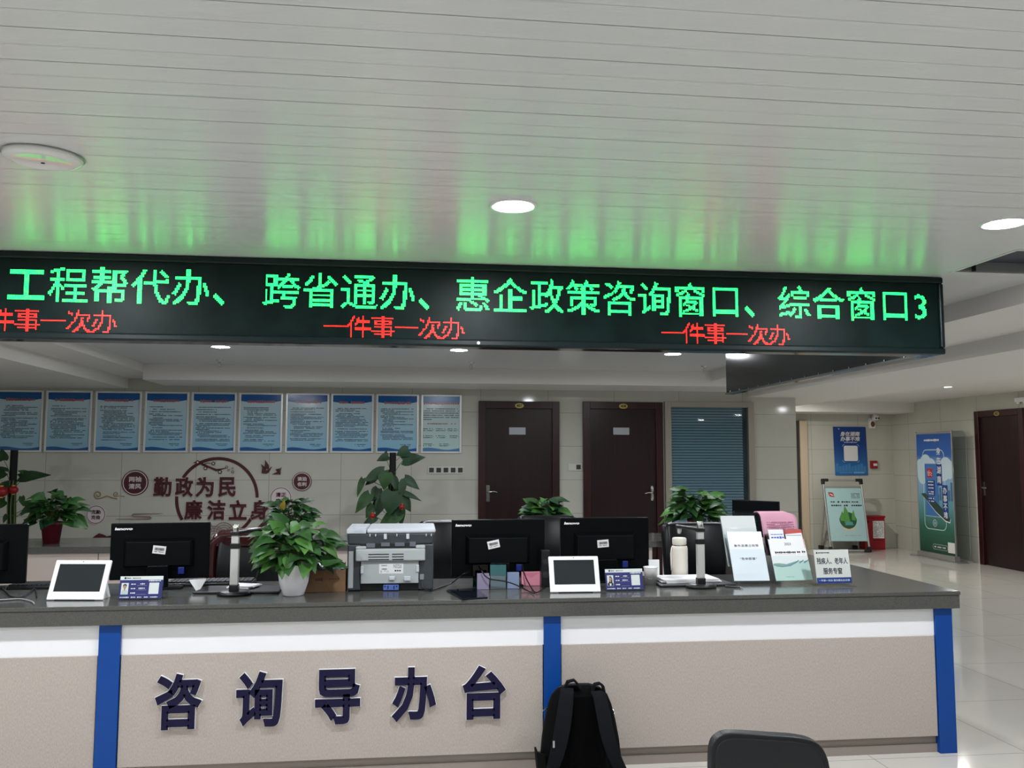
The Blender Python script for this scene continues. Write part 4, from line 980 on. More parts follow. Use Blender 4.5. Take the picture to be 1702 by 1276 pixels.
# pink printed forms curling over the top of the holder
t = thing('pink_forms', 'pink printed paper forms curling over the back of the brochure holder', 'paper', (qb-.005, yB+.128, WZ+.135), .02)
m = MB(); w = .2; n = 24; P = []
for i in range(n+1):
    s = i/n
    if s < .55: P.append((.15*s*.55+.0, s*.345))
    else:
        a = (s-.55)/.45*2.2; P.append((.045+.052*(1-math.cos(a)), .19+.038*math.sin(a)))
vs = []; 
for i, (yy, z_) in enumerate(P):
    for j in range(13):
        u = j/12; dr = max(0, u-.75)*.10*(max(0, i/n-.3))
        vs.append((-w/2+w*u-.012*i/n*(1-u), yy+.006*math.sin(u*3), z_-dr*1.3))
m.add(vs, [(i*13+j, i*13+j+1, (i+1)*13+j+1, (i+1)*13+j) for i in range(n) for j in range(12)], True); f_ = m.build('sheets', mat('pink form paper', '#d29aae', .6), t, solid=.004)
m = MB(); r = random.Random(11)
for k_ in range(12):
    s = .12+k_*.035; yy = .15*s*.55-.0035; z_ = s*.345
    bars(m, -.078, .08, z_, .0075, r, yy, .9, .0068)
m.build('printed_lines', mat('form print', '#b27089', .6), t)
# sign for elderly and disabled visitors
t = thing('window_sign', 'small white acrylic counter sign with bold black characters and blue strip', 'sign', (px(1389, 974, z=WZ).x, 4.275, WZ), .03)
X = Matrix.Rotation(-math.radians(10), 4, 'X'); w, h = .192, .185
m = MB(); m.X = X; m.box(-w/2-.003, w/2+.003, -.004, -.002, .012, h+.004); m.box(-w/2-.003, w/2+.003, .002, .004, .012, h+.004); m.X = Matrix.Identity(4); m.box(-w/2-.004, w/2+.01, -.03, .08, 0, .003); m.build('holder', ACR, t)
m = MB(); m.X = X; m.box(-w/2, w/2, -.0015, .0015, .014, h); c = m.build('card', mat('sign white', '#dad7d2', .4), t)
def lx(nm, mt, fn, y):
    m = MB(); m.X = X; fn(m, y); return m.build(nm, mt, c)
lx('blue_strip', mat('strip blue', '#1c3f86', .35), lambda m, y: m.rect(-w/2, w/2, .014, .043, y), -.0018)
lx('lettering', mat('sign ink', '#141233', .4), lambda m, y: (text(m, '残疾人、老年人', 0, .127, .034, y, 0, .022, w=.172), text(m, '服务专窗', -.003, .076, .034, y, 0, .022, w=.105), m.rect(-.085, -.077, h-.02, h-.012, y), bars(m, -.073, -.008, h-.016, .006, random.Random(1), y, 1.)), -.0018)
lx('strip_lettering', STICK, lambda m, y: text(m, '一件事一次办 我为群众办实事', 0, .0285, .0105, y, 0, .01, w=.172), -.0021)

# ------------------------------------------------------------------ plants
LEAF = mat('leaf green', '#22491b', .5, noise=.45, nscale=9, spec=.4); LEAF2 = mat('leaf yellow green', '#3b6628', .5, noise=.4, nscale=9, spec=.4); LEAFD = mat('leaf dark', '#1c3d20', .48, noise=.35, nscale=7, spec=.4)
STEM = mat('stem green', '#47612c', .5); SOIL = mat('potting soil', '#1c1611', .9)
def leaf(mb, base, d, up, L, W_, droop=.25, fold=.18, mi=0, heart=True):
    d = Vector(d).normalized(); up = Vector(up); up = (up-d*up.dot(d)).normalized(); s = d.cross(up)
    nu, nv = 7, 4; vs = []; mb.cur = mi
    for i in range(nu+1):
        u = i/nu
        w = (math.sin(PI*min(1, u*.93+.07)**.62) if heart else math.sin(PI*(u*.96+.02)**.85))*W_/2
        w = max(w, .0008)
        for j in range(nv+1):
            v = j/nv*2-1
            back = -.10*L*abs(v)**1.5*(1-u)**3 if heart else 0
            vs.append(Vector(base)+d*(u*L+back)+s*(v*w)+up*(fold*abs(v)*w-droop*L*u*u+.02*L*math.sin(u*9+v*3)*abs(v)))
    n = nv+1
    mb.add(vs, [(i*n+j, i*n+j+1, (i+1)*n+j+1, (i+1)*n+j) for i in range(nu) for j in range(nv)], True); mb.cur = 0
def bushy(t, z0, rx, ry, hz, n, L, rnd, mats, droopy=.25, low=-.2, wr=.72, hang=0):
    """a mound of leaves on stalks: half axes rx, ry and height hz above z0"""
    F = MB(); ST = MB()
    for i in range(n):
        a = rnd.uniform(0, 2*PI); e = rnd.random(); el = math.asin(min(1, low+(1-low)*rnd.random()**.9)); rr = rnd.uniform(.45, .92)
        p = Vector((rx*rr*math.cos(a)*math.cos(el), ry*rr*math.sin(a)*math.cos(el), z0+hz*(.12+.80*rr*max(0, math.sin(el)))+min(0, math.sin(el))*hz*.5))
        out = Vector((math.cos(a), math.sin(a), .35*math.sin(el)-.1)); out += Vector((rnd.uniform(-.5, .5), rnd.uniform(-.5, .5), rnd.uniform(-.45, .35)))
        l = L*rnd.uniform(.7, 1.2); up = Vector((0, 0, 1))+Vector((math.cos(a), math.sin(a), 0))*rnd.uniform(.3, 1.1)+Vector((0, -.55, 0))
        mi = 0 if rnd.random() < .72 else 1
        leaf(F, p, out, up, l, l*wr*rnd.uniform(.85, 1.1), droopy*rnd.uniform(.5, 1.4), .2, mi)
        b = Vector((rnd.uniform(-.02, .02), rnd.uniform(-.02, .02), z0-.01)); ST.tube([b, b.lerp(p, .55)+Vector((0, 0, .03)), p], .0018, 5)
    F.build('foliage', mats, t); ST.build('stems', STEM, t)
rnd = random.Random(21)
q = px(484, 993, z=WZ)
t = thing('potted_pothos', 'bushy green potted plant in a white round pot at the front of the counter', 'potted plant', (q.x, 4.275, WZ))
m = MB(); m.lathe([(.0005, 0), (.046, 0), (.05, .004), (.068, .06), (.079, .142), (.0795, .148), (.075, .148), (.064, .06), (.0005, .06)], 44, cap=False); m.build('pot', mat('white glazed pot', '#eeeff2', .22), t)
m = MB(); m.lathe([(.0005, .138), (.074, .136)], 32, cap=False); m.build('soil', SOIL, t)
bushy(t, .155, .215, .16, .25, 165, .09, rnd, [LEAF, LEAF2], low=-.34, wr=.74, droopy=.34)

def pot_taper(t, r0, r1, h, m_):
    m = MB(); m.lathe([(.0005, 0), (r0, 0), (r1, h*.86), (r1*1.08, h*.87), (r1*1.08, h), (r1*.98, h), (r1*.94, h*.8), (.0005, h*.8)], 36, cap=False); m.build('pot', m_, t)
    m = MB(); m.lathe([(.0005, h*.9), (r1*.95, h*.9)], 28, cap=False); m.build('soil', SOIL, t)
REDPOT = mat('dark red pot', '#6a1f2c', .45, noise=.12, nscale=40)
def rear_plant(u, y, label, pot, w, h, L, n, seed, ph=.17, mats=None, pr=(.06, .078)):
    q = px(u, 880, y=y); t = thing('potted_plant', label, 'potted plant', (q.x, y, .7502))
    pot_taper(t, pr[0], pr[1], ph, pot); r = random.Random(seed)
    bushy(t, ph, w/2, w/2*.6, h, n, L, r, mats or [LEAFD, LEAF], low=-.25); return t
rear_plant(86, 7.36, 'green potted plant in a dark red tapered pot on the rear worktop at the left', REDPOT, .41, .30, .115, 105, 3, mats=[LEAF, LEAFD])
t = rear_plant(482, 7.42, 'rear potted plant in a white pot, rising behind the front white pot plant', mat('white plastic pot', '#c9c9c9', .4), .44, .27, .11, 85, 4, .12)
m = MB(); leaf(m, (-.05, -.13, .27), (.2, -.6, .6), (0, -1, .2), .09, .05, .2); m.build('yellow_leaf', mat('yellow leaf', '#b39a2c', .5), t)
rear_plant(906, 7.40, 'broad-leaved potted plant between the two doors, above the black chair back', REDPOT, .36, .26, .14, 80, 6, .13, [LEAFD, LEAF2])
rear_plant(1158, 7.40, 'potted plant in a reddish brown pot before the window blinds', mat('brown pot', '#5c2a27', .5), .46, .31, .14, 105, 8, .16, [LEAF, LEAF2])

# tall plants climbing on black poles
def tall_plant(label, u, ytop_px, y, leaves, seed, L2=()):
    q = px(u, ytop_px, y=y); t = thing('climbing_plant', label, 'tall potted plant', (q.x, y, 0)); H = q.z
    pot_taper(t, .12, .16, .3, mat('black planter', '#16181a', .5))
    m = MB(); m.cyl((0, 0, .25), (0, 0, H), .035, n=20); m.build('pole', mat('black coir pole', '#0c100e', .8, bump=.6, bscale=90), t)
    r = random.Random(seed); m = MB()
    for k_ in range(7):
        a = k_*.9; m.tube([((.036+.006*math.sin(z*9+k_))*math.cos(a+.5*math.sin(z*5)), (.036+.006*math.sin(z*9+k_))*math.sin(a+.5*math.sin(z*5)), z) for z in [.3+i*.09 for i in range(int((H-.5)/.09))]], .007, 6)
    m.build('vines', STEM, t)
    F = MB(); ST = MB(); k = y/FPX*1.15
    for (lx_, lz, ln, ang, wr, dep) in leaves:
        p = px(lx_, lz, y=y+dep); c = Vector((p.x-q.x, dep, p.z)); a = math.radians(ang); d = Vector((math.cos(a), -.25, math.sin(a))); l = ln*k
        b = c-d.normalized()*l*.5
        leaf(F, b, d, (0, -1, .35), l, l*wr, .16, .16, 0 if r.random() < .75 else 1)
        st = Vector((.02 if b.x > 0 else -.02, dep*.3, max(.4, b.z-.10-.05*r.random()))); ST.tube([st, st.lerp(b, .6)+Vector((0, 0, .01)), b], .0035, 6)
    F.build('foliage', [LEAFD, LEAF], t); ST.build('leaf_stalks', STEM, t)
    return t
Z7 = [(755, 185, 19, 200, .95, -.05), (915, 270, 32, 12, .6, -.08), (475, 265, 18, 200, .7, -.02), (520, 195, 11, 75, .5, .0), (350, 510, 33, 205, .55, -.08), (155, 680, 27, 253, .35, -.05), (510, 590, 24, 262, .9, -.14), (300, 590, 18, 215, .6, .03),
      (890, 620, 27, -35, .55, -.06), (745, 720, 26, 262, .45, -.15), (890, 800, 30, -22, .28, -.05), (190, 900, 33, 232, .55, -.06), (370, 780, 20, 245, .8, -.02), (290, 1020, 21, 240, .7, -.03), (430, 960, 27, 250, .62, -.06), (590, 905, 34, 262, .9, -.16), (805, 910, 26, -55, .7, -.04), (725, 1080, 28, -80, .6, -.08), (560, 1140, 40, 215, .55, -.10), (280, 1160, 24, 212, .5, -.04), (640, 1060, 24, 270, .7, -.02), (500, 480, 20, 190, .45, 0), (660, 640, 24, 290, .5, -.1), (390, 870, 22, 230, .5, .05)]
tall_plant('tall climbing plant on a black pole standing under the ninth notice', 653, 752, 9.35, [(580+a/8.5, 730+b/8.5, l, an, w_, d_) for a, b, l, an, w_, d_ in Z7], 3)
tall_plant('tall climbing plant on a black pole at the left picture edge', 24, 748, 9.3, [(56, 790, 42, 8, .38, -.06), (38, 784, 14, 160, .5, -.02), (4, 755, 16, 100, .9, -.05), (2, 808, 22, 200, .5, -.05), (69, 826, 15, 80, .9, -.1), (37, 833, 14, 285, .6, -.04), (6, 778, 12, 150, .4, 0), (40, 850, 14, 230, .6, -.04), (-12, 790, 30, 200, .6, 0), (8, 862, 12, 250, .6, -.05), (-8, 840, 26, 210, .6, 0)], 5)
ROSE = mat('red ornament', '#8c0f18', .4)
def ornament(u, v, y, r_, label):
    q = px(u, v, y=y); t = thing('lantern_ornament', label, 'ornament', q, 0, 'red lantern ornaments on the tall plants')
    m = MB(); m.ball((0, 0, 0), r_, 20, 12, (1, 1, .85)); m.build('globe', ROSE, t)
    m = MB(); m.lathe([(r_*.35, r_*.8), (r_*.35, r_*1.0)], 12); m.lathe([(r_*.3, -r_*1.0), (r_*.3, -r_*.8)], 12); m.build('cap', mat('gold cap', '#c9a24a', .35, .7), t)
    m = MB(); m.tube([(0, 0, r_*1.0), (.003, 0, r_*1.8)], .0015, 5); m.build('hanging_cord', ROSE, t)
ornament(22, 814, 9.2, .048, 'red round lantern ornament on the pole of the left tall plant'); ornament(2, 817, 9.14, .062, 'larger red lantern ornament cut by the left picture edge')
ornament(619, 857, 9.22, .034, 'red lantern ornament at the lower left of the right tall plant'); ornament(661, 822, 9.26, .036, 'red lantern ornament near the pole of the right tall plant, uppermost'); ornament(668, 842, 9.2, .032, 'red lantern ornament right of the pole of the right tall plant, middle height')

# ------------------------------------------------------------------ chairs of the staff
LEATHER = mat('black leather', '#05070a', .33, spec=.3, bump=.1, bscale=200); LEATHS = mat('black leather seat', '#101215', .4)
REDW = mat('dark cherry wood', '#330f11', .25, noise=.3, nscale=8, stretch=(3, 3, 1))
def swivel(label, u, vtop, y, w, rz=0., bh=.52, wood=False):
    q = px(u, vtop, y=y); t = thing('office_chair', label, 'chair', (q.x, y, 0), rz, 'black office chairs behind the counter')
    H = q.z; zb = H-bh
    m = MB(); n = 9; vs = []; fs = []
    for j in range(n+1):
        z = zb+bh*j/n; hw = w/2*(.86+.14*min(1, 2*j/n)) * (1 if j < n else .97); bow = .05*math.sin(j/n*PI)
        for i in range(n+1):
            x = -hw+2*hw*i/n; vs.append((x, -.05*(1-(2*i/n-1)**2)*-1+bow*-1+.02*j/n, z))
    k_ = n+1
    m.add(vs, [(j*k_+i, j*k_+i+1, (j+1)*k_+i+1, (j+1)*k_+i) for j in range(n) for i in range(n)], True)
    if wood:
        b = m.build('backrest', LEATHER, t, solid=.06, bevel=.02, seg=3)
        f = MB(); f.tube([(-w/2-.03, .0, zb), (-w/2-.035, .0, H-.06), (-w/2+.02, 0.01, H+.0), (0, .02, H+.02), (w/2-.02, .01, H+.0), (w/2+.035, .0, H-.06), (w/2+.03, .0, zb)], .035, 12); f.build('wooden_frame', REDW, t)
        f = MB(); f.box(-w/2-.03, w/2+.03, -.02, .05, H-.075, H+.01); f.build('top_rail', REDW, t, bevel=.02, seg=3)
    else: b = m.build('backrest', LEATHER, t, solid=.075, bevel=.03, seg=4)
    m = MB(); m.box(-w/2*.95, w/2*.95, -.42, .03, .43, .52); m.build('seat', LEATHS, t, bevel=.03, seg=3)
    for s in (-1, 1):
        m = MB(); x = s*(w/2+.03); m.tube([(x, .02, .48), (x, .0, .66), (x, -.06, .68), (x, -.28, .68), (x, -.33, .62), (x, -.3, .47)], .02, 10); m.build('armrest', REDW if wood else BLACKP, t)
    m = MB(); m.cyl((0, -.18, .12), (0, -.18, .43), .03, n=16); m.build('gas_lift', BLACKP, t)
    for i in range(5):
        a = i*2*PI/5+.3; m = MB(); e = (.28*math.cos(a), -.18+.28*math.sin(a)); m.tube([(0, -.18, .12), (e[0], e[1], .075)], [.028, .018], 8); l = m.build('leg', BLACKP, t)
        m = MB(); m.cyl((e[0]-.012*math.sin(a), e[1]+.012*math.cos(a), .03), (e[0]+.012*math.sin(a), e[1]-.012*math.cos(a), .03), .03, n=16); m.build('castor', BLACKP, l)
    return t
swivel('black leather armchair with dark red wooden frame behind the left document camera', 450, 889, 5.75, .66, .0, .5, True)
swivel('black office chair with rounded back between the printer and the third monitor', 752, 866, 5.45, .44, .06)
swivel('black office chair with a wide back showing between the third and fourth monitors', 910, 858, 5.8, .42, -.05)
swivel('black glossy leather office chair behind the cream flask', 1163, 869, 5.08, .46, -.04)

# monitor on the rear worktop
monitor('black monitor turned sideways on the side counter, seen over the brochures', (px(1256, 850, y=6.0).x, 6.0, WZ), -.9, w=.37, h=.26, zb=.09, st=None, logo=False)

# ------------------------------------------------------------------ corridor on the right
NB1 = grad_mat('poster blue', '#2d6aa8', '#123a80', 2, -.3, .1, .35)
def poster_on_alcove():
    x0, x1, z0, z1 = 6.785, 7.345, 1.16, 1.942
    t = thing('wall_poster', 'blue paper poster with bold white characters taped on the corridor wall', 'poster', ((x0+x1)/2, 13.126, (z0+z1)/2), 0, rx=0)
    w, h = x1-x0, z1-z0; m = MB(); n = 8
    vs = [(-w/2+w*i/n+.018*(.5-j/n)*1.0, -.003-.006*abs(math.sin(i*.8))*(1-j/n), -h/2+h*j/n) for j in range(n+1) for i in range(n+1)]
    m.add(vs, [(j*(n+1)+i, j*(n+1)+i+1, (j+1)*(n+1)+i+1, (j+1)*(n+1)+i) for j in range(n) for i in range(n)], True); s = m.build('sheet', NB1, t)
    y = -.012
    lay(s, 'lettering', STICK, lambda m, y: (text(m, '身在湖南', -.005, .275, .075, y, 0, .03, w=.33, slant=.12), text(m, '办事不难', -.005, .195, .075, y, 0, .03, w=.33, slant=.12), bars(m, -.11, .11, .14, .014, random.Random(1), y, 1.), bars(m, -.25, -.15, .355, .02, random.Random(2), y, .8)), y)
    lay(s, 'blank_code_panel', STICK, lambda m, y: m.poly(rrect(-.118, .118, -.16, .085, .025), y), y)
    lay(s, 'panel_corners', mat('poster pale blue', '#7fb0d8', .4), lambda m, y: [disc(m, cx, cz, .04, y, 10, .03, a, a+PI/2) for cx, cz, a in ((.105, .07, 0), (-.105, .07, PI/2), (-.105, -.145, PI), (.105, -.145, 1.5*PI))], y+.001)
    lay(s, 'skyline_print', mat('poster mid blue', '#3f7fb8', .4), lambda m, y: [m.rect(-.26+i*.052, -.215+i*.052, -.34, -.2-.03*((i*7) % 4)*.5, y) for i in range(10)], y+.003)
    lay(s, 'footer', mat('poster pale blue', '#7fb0d8', .4), lambda m, y: (m.rect(-.2, .02, -.352, -.346, y), m.rect(.04, .22, -.356, -.336, y)), y)
poster_on_alcove()
RED = mat('fire red', '#8f1420', .4)
t = thing('fire_cabinet', 'red fire equipment box on the floor beside the standing sign', 'fire box', (7.31, 12.99, 0), -.06)
m = MB(); m.box(-.165, .165, -.10, .10, 0, .50); m.build('cabinet', RED, t, bevel=.006)
m = MB(); m.box(-.175, .175, -.11, .11, .50, .53); m.build('lid', RED, t, bevel=.006)
m = MB(); m.box(-.03, .15, -.103, -.1005, .18, .45); n_ = m.build('notice_sheet', STICK, t)
m = MB(); r = random.Random(3); [bars(m, -.02, .14, .43-.02*i, .01, r, -.1036, .8) for i in range(12)]; m.build('lettering', PG, n_)
m = MB(); m.cyl((-.12, -.10, .44), (-.12, -.115, .44), .02, n=14); m.build('latch', BLACKP, t, bevel=.002)
m = MB(); r = random.Random(6); bars(m, -.02, .15, .15, .02, r, -.1006, .9); m.build('faded_lettering', mat('faded dark red', '#4f0d14', .5), t)
t = thing('call_point', 'small red alarm call point on the wall right of the blue poster', 'alarm call point', (7.444, 13.129, 1.333))
m = MB(); m.box(-.055, .055, -.05, 0, -.062, .062); m.build('housing', RED, t, bevel=.006)
m = MB(); m.box(-.02, .045, -.0515, -.05, -.02, .02); m.build('window', STICK, t)
t = thing('alarm_sounder', 'white alarm sounder with amber lens high on the corridor wall', 'alarm', (7.435, 13.129, 2.0))
m = MB(); m.box(-.05, .05, -.05, 0, -.085, .085); m.build('housing', WPL, t, bevel=.01, seg=3)
m = MB(); m.ball((.0, -.052, -.015), .035, 16, 10, (1, .5, 1.3)); m.build('lens', mat('amber lens', '#6a3a1c', .2), t)
t = thing('dome_camera', 'small white security camera in the upper corner of the corridor', 'security camera', (7.44, 13.0, 2.146))
m = MB(); m.lathe([(.04, 0), (.04, -.02), (.012, -.022)], 20); m.build('mount', WPL, t)
m = MB(); m.lathe([(.045, -.1), (.055, -.095), (.055, -.03), (.03, -.02)], 24, sy=1.1); m.build('housing', WPL, t)
m = MB(); m.cyl((-.02, -.05, -.072), (-.02, -.064, -.072), .013, n=14); m.cyl((.02, -.05, -.072), (.02, -.064, -.072), .013, n=14); m.build('lens', INK, t)
t = thing('emergency_light', 'small white twin emergency lamp high on the right wall over the door', 'emergency light', (7.78, 10.10, 2.19))
m = MB(); m.box(-.02, .018, -.12, .12, -.03, .03); m.build('housing', WPL, t, bevel=.006)
m = MB(); m.lathe([(.02, -.05), (.024, -.03), (.02, -.03)], 14, (-.01, -.06, .0)); m.lathe([(.02, -.05), (.024, -.03), (.02, -.03)], 14, (-.01, .06, .0)); build_apart(m, 'lamp_head', WPL, t)

# A-frame poster stand
t = thing('poster_stand', 'silver A-frame stand holding a pale blue poster with a green leaf ball', 'sign stand', (6.72, 12.58, 0), -.10)
w = .60; H = 1.13; la = math.radians(13)
X = Matrix.Rotation(-la, 4, 'X'); k2 = .60/.60
SIL = mat('silver tube', '#b9bab8', .3, .8)
xs_ = (-.30, .30)
def sk(m): m.X = X
m = MB(); sk(m)
for x in xs_: m.tube([(x, 0, .03), (x, 0, H-.04)], .016, 10)
m.tube([(-.26, 0, .03), (.26, 0, .03)], .014, 10); m.tube([(-.27, 0, H-.01), (.27, 0, H-.01)], .014, 10); m.tube([(-.3, 0, H-.12), (.3, 0, H-.12)], .012, 10)
m.build('front_frame', SIL, t)
m = MB(); m.X = Matrix.Translation((0, H*math.sin(la)*1.02, 0)) @ Matrix.Rotation(.20, 4, 'X') if False else Matrix.Identity(4)
yt = (H-.15)*math.sin(la); zt = (H-.15)*math.cos(la)
for x in (-.27, .27): m.tube([(x, yt, zt), (x, yt+.25, .03)], .012, 10)
m.tube([(-.27, yt+.22, .15), (.27, yt+.22, .15)], .01, 8); m.build('rear_frame', SIL, t)
m = MB(); sk(m)
for x in xs_:
    s = 1 if x < 0 else -1
    m.box(x-.024, x+.024, -.024, .024, H-.075, H+.012); m.box(min(x, x+s*.085), max(x, x+s*.085), -.022, .022, H-.03, H+.012)
    m.box(x-.024, x+.024, -.024, .024, .006, .085); m.box(min(x, x+s*.085), max(x, x+s*.085), -.022, .022, .006, .05)
build_apart(m, 'corner_cap', BLACKP, t, bevel=.006)
m = MB()
for x in (-.27, .27): m.box(x-.03, x+.03, yt+.2, yt+.3, 0, .06)
build_apart(m, 'rear_foot', BLACKP, t, bevel=.01)
m = MB(); sk(m); m.box(-.282, .282, -.012, .006, .17, H-.14); pn = m.build('poster_panel', mat('poster pale aqua', '#9dbfc2', .3), t)
def lp(nm, mt, fn, y=-.0128, par=None):
    m = MB(); sk(m); fn(m, y); return m.build(nm, mt, par or pn)
lp('red_emblem', mat('emblem red', '#a12a2c', .4), lambda m, y: m.poly([(-.24, .90), (-.22, .86), (-.15, .85), (-.16, .905), (-.18, .925), (-.24, .93)], y))
lp('emblem_stroke', STICK, lambda m, y: path_strip(m, [(-.225, .905), (-.19, .885), (-.16, .87)], [.004, .018, .003], y), -.0132)
rr_ = random.Random(12)
lp('lettering', INK, lambda m, y: ([bars(m, .115, .25, .905-.022*i, .012, rr_, y, .9) for i in range(4)], [bars(m, a, b, .775, .024, rr_, y, .95, .036) for a, b in ((-.22, -.07), (-.05, .09), (.11, .26))], [bars(m, a, b, .72, .028, rr_, y, 1., .034) for a, b in ((-.215, -.06), (-.02, .06), (.1, .26))]), -.0132)
lp('footer_lettering', PR, lambda m, y: bars(m, -.05, .2, .255, .008, rr_, y, .9), -.0132)
gc = (.02, .505)
lp('globe_print', mat('print dark green', '#214d2c', .4), lambda m, y: m.poly([(gc[0]+.135*math.cos(a)*(1 if math.sin(a) < .1 else .95), gc[1]+.14*math.sin(a)*(1.05 if math.sin(a) < 0 else .8)) for a in [2*PI*i/36 for i in range(36)]], y))
lp('leaf_print', mat('print leaf green', '#4a8a3a', .4), lambda m, y: [m.poly([(gc[0]+x-b, gc[1]+z), (gc[0]+x+b, gc[1]+z-.01), (gc[0]+x+b*.7, gc[1]+z+h_*.55), (gc[0]+x+s_, gc[1]+z+h_), (gc[0]+x-b*.8, gc[1]+z+h_*.5)], y-.0002*i) for i, (x, z, b, h_, s_) in enumerate(((-.02, .02, .045, .19, -.01), (-.085, -.02, .035, .15, .01), (.09, -.01, .03, .16, .01), (-.01, -.06, .05, .12, -.02)))], -.0132)
lp('lake_print', mat('print teal', '#4c8a8c', .4), lambda m, y: m.poly([(gc[0]-.06, gc[1]-.09), (gc[0]+.08, gc[1]-.09), (gc[0]+.06, gc[1]-.04), (gc[0]-.02, gc[1]-.03)], y), -.0145)
lp('hands_print', mat('print skin', '#c9b59c', .4), lambda m, y: (m.poly([(gc[0]-.1, gc[1]-.12), (gc[0]-.005, gc[1]-.15), (gc[0]-.02, gc[1]-.175), (gc[0]-.08, gc[1]-.17)], y), m.poly([(gc[0]+.005, gc[1]-.15), (gc[0]+.1, gc[1]-.12), (gc[0]+.085, gc[1]-.17), (gc[0]+.02, gc[1]-.175)], y)), -.0132)

# roll-up banner against the right wall; built facing -y, then turned to face the hall
a = px(1524, 717, x=7.54); b = px(1582, 716, x=7.54)
BW = a.y-b.y; BZ = 1.80
t = thing('rollup_banner', 'tall blue and green roll-up banner with vertical white characters by the right wall', 'banner', (7.53, (a.y+b.y)/2, 0), math.radians(-90))
m = MB(); m.box(-BW/2-.14, BW/2+.14, -.09, .10, 0, .012); m.box(-BW/2-.02, BW/2+.02, -.045, .045, .012, .085); m.build('base', SIL, t, bevel=.01)
m = MB(); m.box(-BW/2-.014, -BW/2, -.012, .012, .08, BZ+.03); m.box(BW/2, BW/2+.014, -.012, .012, .08, BZ+.03); m.box(-BW/2, BW/2, -.01, .01, BZ-.01, BZ+.012); build_apart(m, 'side_post', SIL, t, bevel=.003)
def banner_mat():
    m = bpy.data.materials.new('banner print'); m.use_nodes = True; nt = m.node_tree; b = nt.nodes['Principled BSDF']
    tc = nt.nodes.new('ShaderNodeTexCoord'); sp = nt.nodes.new('ShaderNodeSeparateXYZ'); nt.links.new(tc.outputs['Object'], sp.inputs[0])
    mr = nt.nodes.new('ShaderNodeMapRange'); mr.inputs[1].default_value = 0; mr.inputs[2].default_value = BZ; nt.links.new(sp.outputs[2], mr.inputs[0])
    cr = nt.nodes.new('ShaderNodeValToRGB'); e = cr.color_ramp.elements
    e[0].position = .05; e[0].color = lin('#1d4230'); e[1].position = 1; e[1].color = lin('#1d4c98')
    for p, c in ((.25, '#2f6350'), (.42, '#5a8f9a'), (.6, '#7ba2c4'), (.74, '#8fb2d0'), (.82, '#2d5ea6')): x = e.new(p); x.color = lin(c)
    nt.links.new(mr.outputs[0], cr.inputs[0]); nt.links.new(cr.outputs[0], b.inputs['Base Color']); b.inputs['Roughness'].default_value = .3
    return m
m = MB(); m.box(-BW/2, BW/2, -.004, 0., .085, BZ-.01); bp = m.build('print', banner_mat(), t)
def lb(nm, mt, fn, y): 
    m = MB(); fn(m, y); return m.build(nm, mt, bp)
U = lambda u: (u-.5)*BW
CLOUD = mat('print cloud', '#b9cdd9', .4)
lb('clouds', CLOUD, lambda m, y: [disc(m, U(u), z, r_, y-.00005*i, 18, sz=s_) for i, (u, z, r_, s_) in enumerate(((.08, 1.32, .09, 1.2), (.25, 1.38, .13, .9), (.4, 1.32, .12, 1.), (.82, 1.34, .13, .9), (.92, 1.28, .09, 1.5), (.75, 1.24, .14, .9), (.15, 1.2, .12, 1.2)))], -.0045)
PHL = mat('print phone line', '#b7c9cf', .4)
def ring_path(x0, x1, z0, z1, r): p = rrect(x0, x1, z0, z1, r, 6); return p+[p[0]]
lb('phone_outline', PHL, lambda m, y: (path_strip(m, ring_path(U(.17), U(.78), .42, 1.56, .09), .012, y), m.rect(U(.2), U(.75), .60, .607, y), disc(m, U(.46), .51, .05, y, 28, .042), disc(m, U(.46), .51, .022, y, 16, .012)), -.0052)
lb('phone_screen', mat('print screen blue', '#3f6fae', .4), lambda m, y: m.rect(U(.22), U(.6), .61, 1.36, y), -.0049)
lb('skyline', mat('print skyline', '#44658c', .4), lambda m, y: [m.rect(U(u), U(u+.05), .84, z, y) for u, z in ((.62, 1.02), (.69, .96), (.8, .94), (.86, .99), (.93, 1.1), (.56, .92))], -.0053)
lb('ship', mat('print ship', '#2e4238', .4), lambda m, y: m.poly([(U(.08), .92), (U(.2), .93), (U(.5), .82), (U(.78), .68), (U(.9), .58), (U(.88), .54), (U(.76), .56), (U(.5), .68), (U(.25), .83)], y), -.0058)
lb('hull_edge', STICK, lambda m, y: path_strip(m, [(U(.25), .825), (U(.5), .67), (U(.76), .555), (U(.88), .54), (U(.9), .59)], [.004, .008, .014, .016, .01], y), -.0061)
DKB = mat('print navy panel', '#1c3b7d', .4)
lb('navy_panel', DKB, lambda m, y: (m.rect(U(.56), U(.71), 1.05, 1.36, y), m.rect(U(.70), U(.85), .60, 1.06, y), m.rect(U(.28), U(.50), .98, 1.12, y), m.rect(U(.28), U(.50), .90, .975, y), m.rect(U(.28), U(.46), .80, .885, y)), -.0064)
lb('vertical_lettering', STICK, lambda m, y: ([text(m, c_, U(.63), 1.54-.135*i, .105, y, 0, .012, w=.095) for i, c_ in enumerate('身在湖南')], [text(m, c_, U(.775), .985-.115*i, .095, y, 0, .012, w=.09) for i, c_ in enumerate('办事不难')]), -.0068)
r = random.Random(4)
lb('small_lettering', STICK, lambda m, y: (bars(m, U(.23), U(.66), 1.70, .036, r, y, 1., .034), [bars(m, U(.31), U(.48), z, .02, r, y, .95, .026) for z in (1.10, 1.055, 1.01, .955, .925, .86, .82)], bars(m, U(.42), U(.74), .175, .028, r, y, .95, .024)), -.0068)
lb('red_seal', mat('seal red', '#a92327', .4), lambda m, y: m.rect(U(.29), U(.44), 1.16, 1.29, y), -.0064)
